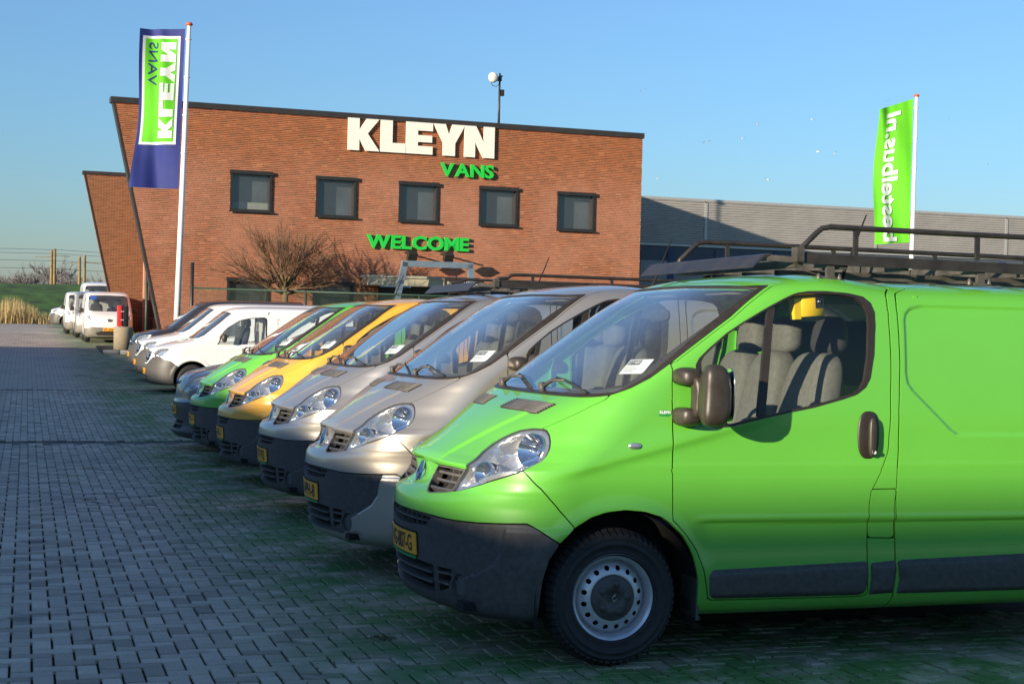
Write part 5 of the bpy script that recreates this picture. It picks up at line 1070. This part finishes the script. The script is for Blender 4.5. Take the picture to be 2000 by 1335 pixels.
# dark grey car beyond the last green van
DK = [(.16, -.72, .45, 2.2, .80), (.19, -.84, .55, 2.2, .85), (.26, -.90, .60, 2.2, .875), (.34, -.86, .58, 2.2, .885), (.45, -.87, .60, 2.2, .89), (.58, -.885, .62, 2.2, .892), (.64, -.88, .62, 2.2, .893), (.67, -.86, .61, 2.2, .893), (.78, -.85, .61, 2.2, .893), (.88, -.825, .60, 2.2, .892), (.96, -.775, .59, 2.25, .89), (1.01, -.68, .58, 2.3, .888), (1.07, -.46, .56, 2.5, .885), (1.12, -.20, .52, 2.8, .88), (1.16, .05, .47, 3.2, .875), (1.2, .22, .45, 3.5, .87), (1.3, .40, .45, 3.7, .86), (1.42, .60, .46, 3.7, .84), (1.53, .80, .47, 3.6, .81), (1.6, .98, .5, 3.3, .77), (1.64, 1.2, .5, 2.9, .70), (1.665, 1.4, .5, 2.5, .55), (1.675, 1.6, .4, 2.2, .35), (1.68, 1.9, .1, 2., .01)]
DS = Surf(DK, 3.4, lambda p: .012 * np.exp(-((np.abs(p[..., 1]) - .42 + .1 * (p[..., 0] + .8)) / .03) ** 2) * sst((p[..., 2] - .9) / .08) * sst((.2 - p[..., 0]) / .1), None, 80, .04, .016)
DF = dict(screen=[(.0, 1.21), (.45, 1.21), (.72, 1.23), (.77, 1.30), (.74, 1.48), (.69, 1.58), (.0, 1.605)], window=[(.62, 1.12), (.80, 1.32), (1.05, 1.48), (1.35, 1.54), (1.6, 1.54), (1.65, 1.14)], door=[(.5, .35), (.52, 1.1), (.75, 1.34), (1.02, 1.53), (1.4, 1.58), (1.72, 1.58), (1.75, .35)], bumper=[(.0, .63), (.4, .635), (.7, .645), (.80, .62)], bumper_side=[(-.38, .60), (-.34, .45), (-.34, .2)],
          lamp=[(.36, .775), (.44, .86), (.58, .95), (.72, 1.0), (.80, 1.015), (.83, .97), (.76, .88), (.60, .81), (.45, .775)], intake=[(.0, .29), (.40, .29), (.46, .40), (.0, .42)], mirror=(.72, 1.18), badge=(-.838, .90, .075, .034, 'plate_blue'), cabin=(.65, 1.08), roof=1.66, cap_mat='rim')
dk = empty('dark_grey_car'); car_shell(dk, DS, DF, 'paint_graphite', .31, 2.66, .89, ('96-VBT-4', .535)); p_ = Matrix.Rotation(-TILT, 3, 'X') @ Vector((.05, 13.25 + .95 - .9, 0)); dk.location = (.02, 14.05, gz(14.05)); dk.rotation_euler = (-TILT, 0, 0); tag(dk, 'dark grey car with a blue oval badge beyond the last green van', 'car')

# ---------------------------------------------------------------- fittings on and in the vans
def rack(root, low=0.):
    rk = empty('roof_rack'); rk.parent = root; bt = lambda nm, b, mt='rack': obj(nm, b.mesh(), rk, mt)
    for sg in (-1, 1):
        y = sg * .78
        b = B(); b.bar((1.02, y, 2.030), (3.85, y, 1.995), .034, .054); bt('side_rail', b)
        b = B(); b.tube([(1.035, y, 2.06), (1.05, y, 2.085), (1.135, y, 2.165 - low), (1.165, y, 2.188 - low), (1.21, y, 2.196 - low), (2.4, y, 2.186 - low), (3.75, y, 2.17 - low), (3.82, y, 2.15 - low), (3.84, y, 2.02)], .0148, 10); bt('top_rail', b)
        for x in (1.36, 2.09, 2.82, 3.5): b = B(); b.bar((x, y, 2.05), (x, y, 2.185 - low), .018, .024, (1, 0, 0)); bt('upright', b)
        for x in (1.22, 2.12, 3.0):
            b = B(); b.bar((x, y * .985, 1.918), (x, y * .985, 2.00), .042, .026, (0, 1, 0)); b.bar((x, y * .985, 1.995), (x + .0, y * .80, 2.0), .04, .02); b.bar((x - .04, y * .97, 1.925), (x + .04, y * .97, 1.925), .05, .012); bt('foot', b, 'rack_worn')
            for dx in (-.06, .06): b = B(); b.lathe([(.014, 0), (.014, .012), (.009, .03), (.0005, .036)], 10, 'z', (x + dx, y * .975, 1.922)); bt('bolt', b, 'rack_worn')
    for x in (1.04, 1.30, 1.66, 2.12, 2.55, 3.0, 3.5): b = B(); b.bar((x, -.77, 2.005), (x, .77, 2.005), .045, .045); bt('cross_bar', b, 'rack_worn')
    for y in (-.4, 0, .4): b = B(); b.bar((1.1, y, 1.972), (3.8, y, 1.965), .05, .022); bt('slat', b, 'rack_worn')
    b = B(); pr = [(.895, 2.052), (.86, 2.045), (.80, 1.985), (.795, 1.975), (.86, 2.03), (.895, 2.04)]; n = len(pr); b.add([(x, y, z) for y in (-.74, .80) for x, z in pr], [(i, (i + 1) % n, n + (i + 1) % n, n + i) for i in range(n)] + [tuple(range(n)), tuple(range(2 * n - 1, n - 1, -1))]); bt('wind_deflector', b)
    for sg in (-1, 1): b = B(); b.bar((.88, sg * .72, 2.03), (1.04, sg * .76, 2.02), .03, .03); bt('deflector_arm', b, 'rack_worn')
    b = B(); b.box((1.01, -.81, 2.01), (1.05, -.745, 2.085)); bt('corner_bracket', b, 'rack_worn'); return rk
rack(vans[0]); rack(vans[2], .075)
# price sheets behind the screens
def sheet(v, num, lab):
    q = [spt(u, t, -.022) for u, t in FE['paper']]; A, Bq, C, D = q
    root = empty('price_sheet', v.location, v.rotation_euler, label=lab, cat='sheet', group='price sheets behind windscreens')
    def pt(s_, w): return A + (D - A) * s_ + (Bq - A) * w
    nrm = (D - A).cross(Bq - A).normalized(); nrm = nrm if nrm.x < 0 else -nrm
    b = B(); b.add([pt(0, 0), pt(1, 0), pt(1, 1), pt(0, 1)] + [pt(0, 0) - nrm * .002, pt(1, 0) - nrm * .002, pt(1, 1) - nrm * .002, pt(0, 1) - nrm * .002], [(0, 1, 2, 3), (7, 6, 5, 4), (0, 4, 5, 1), (1, 5, 6, 2), (2, 6, 7, 3), (3, 7, 4, 0)]); obj('paper', b.mesh(), root, 'paper')
    b = B(); b.add([pt(*k) + nrm * .001 for k in ((.04, .60), (.56, .60), (.56, .94), (.04, .94))], [(0, 1, 2, 3)]); obj('number_bar', b.mesh(), root, 'ink')
    tv, tf = text_geo(num, 1, .01); tv = fit_text(tv, .07, .53, .66, .88); b = B(); b.add([pt(x, y) + nrm * .002 for x, y, z in tv], tf); obj('number', b.mesh(fix=False), root, 'paper')
    b = B()
    for k in range(3): b.add([pt(*w) + nrm * .001 for w in ((.06, .42 - .13 * k), (.5 + .1 * (k == 1), .42 - .13 * k), (.5 + .1 * (k == 1), .45 - .13 * k), (.06, .45 - .13 * k))], [(0, 1, 2, 3)])
    obj('print_lines', b.mesh(), root, 'plastic_grey')
for v, num, w in zip(vans, ('271400', '271451', '271388', '271402', '271399'), ('nearest green van', 'silver van with the two-tone bumper', 'grey van with the rack', 'orange van', 'farther green van')): sheet(v, num, 'white price sheet behind the windscreen of the ' + w)
# yellow key box hooked over the near van's window
kb = empty('key_box', vans[0].location, vans[0].rotation_euler, label='yellow key box hanging inside the near green van window', cat='box'); mt = Matrix.Translation((1.085, -.828, 1.782)) @ Matrix.Rotation(math.radians(-4), 4, 'Y') @ Matrix.Rotation(math.radians(6), 4, 'Z')
b = B(); b.box((-.065, -.012, -.052), (.070, .045, .052), mt); obj('case', bevmesh(b.mesh(), .004, 1), kb, 'yellow'); b = B(); b.box((-.105, -.006, -.062), (-.067, .04, .046), mt); obj('lid', b.mesh(), kb, 'yellow')
b = B(); b.box((.018, -.016, -.01), (.062, -.0125, .048), mt); obj('lock_plate', b.mesh(), kb, 'ink'); c_ = mt @ Vector((.040, -.017, .022)); b = B(); b.lathe([(.011, 0), (.010, -.004), (.0005, -.005)], 16, 'y', tuple(c_)); obj('lock', b.mesh(), kb, 'chrome')
b = B(); b.box((-.05, -.004, .052), (.02, .004, .095), mt); obj('hook', b.mesh(), kb, 'dark')
# small dealer sticker on the near van's wing
u0 = VS.xz([(.206, 1.250)])[0]; sk = obj('sticker', surf_mesh(VS, *cut(VS, keep=[([tuple(q) for q in VS.xz([(.205, 1.224), (.270, 1.222), (.270, 1.252), (.205, 1.254)])], 0)], near=VS.xz([(.2, 1.22), (.28, 1.26)])), off=.0015, sides=(1,)), vans[0], 'plate_green')
def side_text(S, s, x0, x1, z0, z1, off, bold):
    v, f = text_geo(s, 1, bold); v = fit_text(v, x0, x1, z0, z1); ut = S.xz([(p[0], p[1]) for p in v]); q = S.pos(ut[:, 0], ut[:, 1]) + S.normal(ut[:, 0], ut[:, 1]) * off; b = B(); b.add(q.tolist(), f); return b.mesh(fix=False)
obj('sticker_lettering', side_text(VS, 'KLEYN', .209, .266, 1.236, 1.250, .003, .05), sk, 'white_print')
for i in (0, 1):
    b = B(); b.tube([spt(.80, t, .03, True) for t in (2.02 + DT, 2.07 + DT, 2.12 + DT, 2.16 + DT)], [.005, .012, .014, .006], 6); obj('red_tape', b.mesh(), vans[i], 'red')
# ---------------------------------------------------------------- flags
simple('pole_white', (.80, .79, .75), .35, var=.05, scale=2); simple('cap_red', (.55, .10, .03), .4, var=.1); simple('flag_blue', (.022, .035, .20), .75, var=.08, scale=2); simple('flag_green', (.13, .60, .015), .75, var=.05, scale=2); simple('flag_white', (.82, .82, .82), .75, var=.03)
for nm in ('flag_blue', 'flag_green', 'flag_white'):      # thin cloth lets some of the light through
    n = MAT[nm].node_tree.nodes; l = MAT[nm].node_tree.links; b = n['Principled BSDF']; tr = n.new('ShaderNodeBsdfTranslucent'); mx = n.new('ShaderNodeMixShader'); mx.inputs[0].default_value = .25
    l.new(b.inputs['Base Color'].links[0].from_socket, tr.inputs[0]); l.new(b.outputs[0], mx.inputs[1]); l.new(tr.outputs[0], mx.inputs[2]); l.new(mx.outputs[0], n['Material Output'].inputs[0])
def flag(label_p, label_f, base, top, wid, hgt, v0, base_mat, prints, droop, sweep, ph):
    base = Vector(base); top = Vector(top); ax = (top - base).normalized(); L = (top - base).length
    fr = empty('flagpole', base, label=label_p, cat='flagpole', group='white flagpoles'); b = B(); b.tube([(0, 0, 0), tuple(ax * L * .5), tuple(ax * L)], [.088, .072, .052], 16); obj('mast', b.mesh(), fr, 'pole_white')
    e = ax * L; b = B(); b.lathe([(.05, 0), (.095, .02), (.10, .05), (.06, .09), (.0005, .10)], 16, 'z', tuple(e)); obj('finial', b.mesh(), fr, 'cap_red')
    for k in range(5): c = ax * (L - .35 - k * 1.0); b = B(); b.lathe([(.075, -.02), (.082, 0), (.075, .02)], 14, 'z', tuple(c)); obj('clip', b.mesh(), fr, 'pole_white')
    # cloth
    left = Vector((-.955, .297, 0)); back = Vector((.297, .955, 0)); t0 = top - ax * v0
    def pt(s_, v, off=0.):
        w = wid * (1 - .06 * math.sin(v * 4 + ph)); y = .20 * s_ * math.sin(v * 7 + s_ * 3.2 + ph) + .085 * s_ * math.sin(s_ * 9 + v * 3.5 + ph) + .022 * math.sin(s_ * 19 + v * 6 + math.sin(v * 5)) * s_
        return t0 - ax * (v * hgt) + left * (.10 + s_ * w + sweep * s_ * v) + back * (y - off) - Vector((0, 0, droop * s_ * (1 - .75 * v)))
    fg = empty('flag', base, label=label_f, cat='flag')
    nu, nv = 26, 60; rel = lambda p: tuple(p - base)
    def sheet_(s0, s1, v0_, v1, off, mat, nm, nu=36, nv=100, parent=None):
        b = B(); b.add([rel(pt(s0 + (s1 - s0) * i / nu, v0_ + (v1 - v0_) * j / nv, off)) for j in range(nv + 1) for i in range(nu + 1)], [(j * (nu + 1) + i, j * (nu + 1) + i + 1, (j + 1) * (nu + 1) + i + 1, (j + 1) * (nu + 1) + i) for j in range(nv) for i in range(nu)], True); return obj(nm, b.mesh(fix=False), parent or fg, mat)
    cl = sheet_(0, 1, 0, 1, 0, base_mat, 'cloth')
    for pr in prints:
        if pr[0] == 'rect': sheet_(*pr[1:6], pr[6], pr[7], 34, 90, cl)
        else:
            _, txt, s0, s1, va, vb, mat, bold = pr; poly = None
            if txt in ('KLEYN',):
                tv = []; tf = []; x = 0
                for ch in txt:
                    bb = B(); pl = [(x + p * .98, q) for p, q in KL[ch][0]]; k = len(tv); tv += [(p, q, 0) for p, q in pl]; tf.append(tuple(range(k, k + len(pl)))); x += adv[ch] + .02
            else: tv, tf = text_geo(txt, 1, bold, res=5)
            tv = fit_text(tv, 0, 1, 0, 1); W_, H_ = abs(vb - va) * hgt, abs(s1 - s0) * wid; tv, tf = tri_refine([(p * W_, q * H_, 0) for p, q, _z in tv], tf, .05)
            b = B(); b.add([rel(pt(s0 + (s1 - s0) * q / H_, va + (vb - va) * p / W_, .032)) for p, q, _z in tv], tf); obj('print', b.mesh(fix=False), cl, mat)
flag('white flagpole with the blue flag in front of the showroom', 'blue flag with a green panel reading KLEYN VANS in reverse', (1.02, 34.98, -.06), (1.22, 35.07, 8.99), 1.20, 4.21, .08, 'flag_blue',
     [('rect', .10, .93, .045, .725, .010, 'flag_white', 'print'), ('rect', .165, .875, .062, .708, .020, 'flag_green', 'print'), ('text', 'KLEYN', .52, .19, .685, .085, 'flag_white', 0), ('text', 'VANS', .80, .60, .36, .085, 'flag_blue', .0)], .02, .0, .4)
flag('white flagpole with the bright green flag before the hall', 'bright green flag reading bestelbus.nl in reverse', (25.30, 38.7, -.1), (25.38, 38.82, 9.12), 1.24, 4.78, .05, 'flag_green', [('text', 'bestelbus.nl', .78, .36, .985, .055, 'flag_white', .03)], .42, -.12, 1.9)
# ---------------------------------------------------------------- chain-link fence
simple('fence_green', (.02, .05, .032), .5, var=.2); simple('fence_wire', (.05, .09, .06), .5, .3, var=.2)
fe = empty('chain_link_fence', (0, 0, 0), label='dark green chain-link fence with a top rail before the showroom', cat='fence')
f0, f1 = Vector((1.69, 37.67, 0)), Vector((14.0, 34.2, 0)); fd = (f1 - f0).normalized(); nps = 5
b = B(); b.tube([f0 + Vector((0, 0, 2.12)), f1 + Vector((0, 0, 2.02))], .028, 8); obj('top_rail', b.mesh(), fe, 'fence_green')
for k in range(nps): p = f0 + (f1 - f0) * (k + .0) / (nps - 1); h = 2.84 if k == 0 else 2.14 - .1 * k / 4; b = B(); b.tube([p + Vector((0, 0, -.1)), p + Vector((0, 0, h))], .05 if k == 0 else .033, 8); obj('post', b.mesh(), fe, 'frame_dark' if k == 0 else 'fence_green')
p = Vector((1.06, 46.2, 0)); b = B(); b.tube([p, p + Vector((0, 0, 2.65))], .045, 8); obj('post', b.mesh(), fe, 'fence_green')
b = B(); Lf = (f1 - f0).length; zt, zb = 2.08, .0; k = -2.1
while k < Lf:
    for sg in (1, -1):
        a0, a1 = (k, k + 2.08) if sg > 0 else (k + 2.08, k); za, zz = zb, zt
        lo, hi = max(0, min(a0, a1)), min(Lf, max(a0, a1))
        if hi > lo:
            g = lambda a: f0 + fd * a + Vector((0, 0, zb + (a - a0) / (a1 - a0) * (zt - zb))); b.tube([g(lo), g(hi)], .0032, 3, False)
    k += .075
obj('wire_mesh', b.mesh(fix=False), fe, 'fence_wire', kind='stuff')
# ---------------------------------------------------------------- trees
simple('bark', (.12, .085, .045), .9, var=.35, scale=8, bmp=.6, bscale=40); simple('twig', (.16, .090, .050), .85, var=.4, scale=3); simple('far_twig', (.24, .22, .21), .9, var=.3, scale=.6)  # far_twig paler and greyer: distance haze put into its colour
def bare_tree(name, loc, trunk_h, spread, top, seed, n1, n2, n3, tr, twig_r, mats, **k):
    r = random.Random(seed); root = empty(name, loc, **k); b = B(); b.tube([(0, 0, -.1), (.02, 0, trunk_h * .5), (0, .02, trunk_h)], [tr * 1.25, tr, tr * .85], 10); tw = B(); obj_b = b
    for i in range(n1):
        a = 2 * PI * i / n1 + r.uniform(-.3, .3); el = r.uniform(.12, 1.1); L1 = r.uniform(.35, .6) * spread
        p0 = Vector((0, 0, trunk_h * r.uniform(.86, 1.0))); d = Vector((math.cos(a) * math.cos(el), math.sin(a) * math.cos(el), math.sin(el))); p1 = p0 + d * L1 * .5 + Vector((0, 0, L1 * .05)); p2 = p0 + d * L1 + Vector((0, 0, L1 * .25)); b.tube([p0, p1, p2], [tr * .5, tr * .36, tr * .2], 6)
        for j in range(n2):
            w = r.uniform(.35, 1.); q0 = p0 + (p2 - p0) * w; d2 = (d + Vector((r.gauss(0, .38), r.gauss(0, .38), r.gauss(.35, .3)))).normalized(); L2 = r.uniform(.35, .75) * spread; q1 = q0 + d2 * L2 * .5; q2 = q0 + d2 * L2 + Vector((0, 0, .06 * L2))
            tw.tube([q0, q1, q2], [tr * .14, tr * .09, twig_r], 4, False)
            for m in range(n3):
                w2 = r.uniform(.3, 1.); s0 = q0 + (q2 - q0) * w2; d3 = (d2 + Vector((r.gauss(0, .45), r.gauss(0, .45), r.gauss(.15, .35)))).normalized(); L3 = r.uniform(.2, .5) * spread * .7; s1 = s0 + d3 * L3; s1.z = min(s1.z, top - r.uniform(0, .25)); tw.tube([s0, (s0 + s1) / 2 + Vector((0, 0, .02)), s1], [twig_r * 1.3, twig_r, twig_r * .6], 3, False)
    obj('trunk', b.mesh(), root, mats[0]); obj('crown', tw.mesh(fix=False), root, mats[1]); return root
tp = FM @ Vector((1.22, -1.9, 0)); bare_tree('bare_tree', (tp.x, tp.y, .05), 2.25, 1.85, 4.72, 5, 15, 12, 9, .11, .0055, ('bark', 'twig'), label='bare round-crowned tree in front of the brick wall', cat='tree')
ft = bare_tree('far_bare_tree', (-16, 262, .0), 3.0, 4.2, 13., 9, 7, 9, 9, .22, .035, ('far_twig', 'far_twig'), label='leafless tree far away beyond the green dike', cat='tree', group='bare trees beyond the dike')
rt = random.Random(4)
for k in range(8):
    c = clone(ft); c.location = (-13 + k * 3.6 + rt.uniform(-.8, .8), 262 + rt.uniform(-10, 25), 0); s_ = rt.uniform(.6, .95) * (1.3 if k in (3, 4) else 1.0); c.scale = (s_, s_, s_); c.rotation_euler = (0, 0, rt.uniform(0, 6))
# railway masts and wires beyond the dike
GM = 'railway masts beyond the dike'; simple('mast_wood', (.22, .16, .07), .8, var=.25, scale=1)
mx_ = []
for k, (x, y, h, lab) in enumerate(((.75, 236, 8.9, 'tall brown railway mast at the left of the four'), (1.22, 238, 9.2, 'tall brown railway mast second from the left'), (4.8, 237, 8.1, 'dark railway mast third from the left'), (5.45, 235, 8.3, 'railway mast nearest the brick wing'))):
    mroot = empty('railway_mast', (x, y, 0), label=lab, cat='mast', group=GM); b = B(); b.tube([(0, 0, -.2), (0, 0, h)], [.26, .2], 8); obj('post', b.mesh(), mroot, 'mast_wood'); b = B(); b.bar((0, 0, h - 1.0), (-2.4 if k % 2 == 0 else 2.2, 0, h - 1.1), .1, .1); obj('arm', b.mesh(), mroot, 'mast_wood'); mx_.append((x, y, h))
for k, h in enumerate((7.2, 8.3, 8.9, 6.1)):
    b = B(); b.tube([(-60, 234 + k, h + .1), (-20, 234 + k, h - .1), (2, 234 + k, h + .1), (7, 234 + k, h - .1), (30, 234 + k, h + .1)], .035, 4); obj('overhead_wire', b.mesh(), None, 'frame_dark', label='thin overhead railway wire, number of wires from the top %s' % ('third', 'second', 'highest', 'lowest')[k], cat='wire', group='overhead railway wires')
# concrete post with a red box on a kerbed island
simple('washed_concrete', (.27, .22, .15), .9, var=.55, scale=55, bmp=.9, bscale=60); simple('kerb', (.20, .20, .19), .85, var=.2, scale=4)
zb = gz(42.6); b = B(); b.lathe([(.0005, .0), (.29, .0), (.295, .62), (.28, .70), (.0005, .70)], 28, 'z'); o = obj('concrete_post', b.mesh(), None, 'washed_concrete', label='round washed-concrete post at the end of the kerb', cat='post'); o.location = (.12, 42.5, zb + .12)
rp = empty('red_cabinet', (.12, 42.5, zb + .82), label='tall red and black box standing on the concrete post', cat='box'); b = B(); b.box((-.20, -.14, 0.01), (-.06, .13, .66)); obj('cover', bevmesh(b.mesh(), .03, 2), rp, 'red'); b = B(); b.box((-.055, -.12, 0.01), (.14, .12, .64)); obj('case', bevmesh(b.mesh(), .02, 1), rp, 'dark')
for z in (.2, .46): b = B(); b.box((-.10, -.15, z), (.0, -.142, z + .03)); obj('hinge', b.mesh(), rp, 'rim')
kr = empty('kerb_island', (0, 0, zb), label='low concrete kerb around the planted strip by the showroom', cat='kerb')
for k in range(9): b = B(); b.box((-.5 + k * .5, 41.9, -.05), (-.006 + k * .5, 42.05, .12)); obj('kerb_stone', bevmesh(b.mesh(), .02, 1), kr, 'kerb')
b = B(); b.box((-.5, 42.056, -.05), (4, 47.5, .10)); obj('planting_bed', b.mesh(), kr, 'joint_sand')
# low shrubs
simple('leaf', (.10, .14, .025), .6, var=.5, scale=9)
def shrub(x, y, h, w, seed, lab):
    r = random.Random(seed); root = empty('shrub', (x, y, gz(y) + .1), label=lab, cat='shrub', group='low shrubs by the wall'); b = B(); s = B()
    for k in range(14): a = r.uniform(0, 2 * PI); s.tube([(0, 0, 0), (math.cos(a) * w * .5, math.sin(a) * w * .5, h * r.uniform(.5, .9))], .008, 4)
    for k in range(650):
        a = r.uniform(0, 2 * PI); q = r.random() ** .5 * w; z = r.uniform(.1, 1) * h * (1 - .5 * (q / w) ** 2); c = Vector((q * math.cos(a), q * math.sin(a), z)); u = Vector((r.gauss(0, 1), r.gauss(0, 1), r.gauss(0, .6))).normalized(); v = u.orthogonal().normalized(); sz = r.uniform(.02, .05)
        b.add([c - u * sz, c + v * sz * .45, c + u * sz, c - v * sz * .45], [(0, 1, 2, 3)])
    obj('foliage', b.mesh(fix=False), root, 'leaf'); obj('stems', s.mesh(), root, 'bark')
for k, (x, y, h, w, lab) in enumerate(((1.35, 43.6, .62, .5, 'low yellowish shrub beside the black van bonnet'), (.75, 45.2, .55, .45, 'low shrub right of the red box'), (2.1, 44.5, .5, .45, 'low shrub at the foot of the raking wall'), (1.9, 46.6, .45, .4, 'low shrub nearest the porch door'))): shrub(x, y, h, w, 20 + k, lab)
# gulls
simple('gull', (.62, .60, .58), .7, var=.2, scale=3)
gl = B(); n = 9
for sg in (-1, 1):
    vs = []
    for i in range(n):
        w = i / (n - 1); y = sg * w * .62; z = .16 * math.sin(w * 2.6) ; c = .13 * (1 - w * .75); vs += [(-c * .5 + .06 * w, y, z + .012), (c * .6 + .10 * w, y, z)]
    gl.add(vs, [(2 * i, 2 * i + 1, 2 * i + 3, 2 * i + 2) for i in range(n - 1)], True)
gb = superblob((0, 0, 0), (.24, .055, .06), .95, (12, 10), lambda p: (p.x, p.y * (1 - .5 * max(0, p.x) / .24), p.z)); gl.add(gb.v, gb.f, True); gme = gl.mesh()
eyeP = Vector((-2.754, -7.05, 1.724)); rg = random.Random(8)
for (px, py) in ((1256, 178), (1381, 278), (1480, 242), (1585, 233), (1597, 296), (1631, 300), (1732, 197), (1853, 231), (1928, 320), (1285, 348), (1500, 351), (1448, 271)):
    d = Vector((.29693, .95466, -.02047)) + Vector((.95491, -.29632, .0246)) * ((px - 1000) / 3055) - Vector((-.018, .026, 1.0)) * ((py - 667) / 3055); o = obj('gull', gme, None, 'gull', label='small white gull gliding in the sky above the hall', cat='gull', group='gulls over the hall'); o.scale = (.75, .75, .75); o.location = eyeP + d * rg.uniform(150, 210); o.rotation_euler = (rg.uniform(-.5, .5), rg.uniform(-.3, .3), rg.uniform(0, 6.3))
# unseen shade caster added left of and behind the camera, sized for its shadow
simple('shade_caster', (.60, .57, .52), .7, var=.15, scale=.3)  # pale tone set to bounce light onto the lot
wh = empty('shade_caster', (-27, 0, 0), label='unseen plain block added outside the left view edge to shade the lot', cat='building')
b = B(); b.box((-14, -20, -.5), (0, 4, 7.45)); obj('long_caster', b.mesh(), wh, 'shade_caster'); b = B(); b.box((-14, 4.02, -.5), (0, 31, 6.95)); obj('low_caster', b.mesh(), wh, 'shade_caster'); b = B(); b.box((-22, -40, -.5), (3, -20.02, 9.6)); obj('end_caster', b.mesh(), wh, 'shade_caster')
for k in range(9): b = B(); b.box((.003, -18 + k * 5.4, .4), (.06, -14.6 + k * 5.4, 4.2)); obj('caster_door', b.mesh(), wh, 'hall_band')
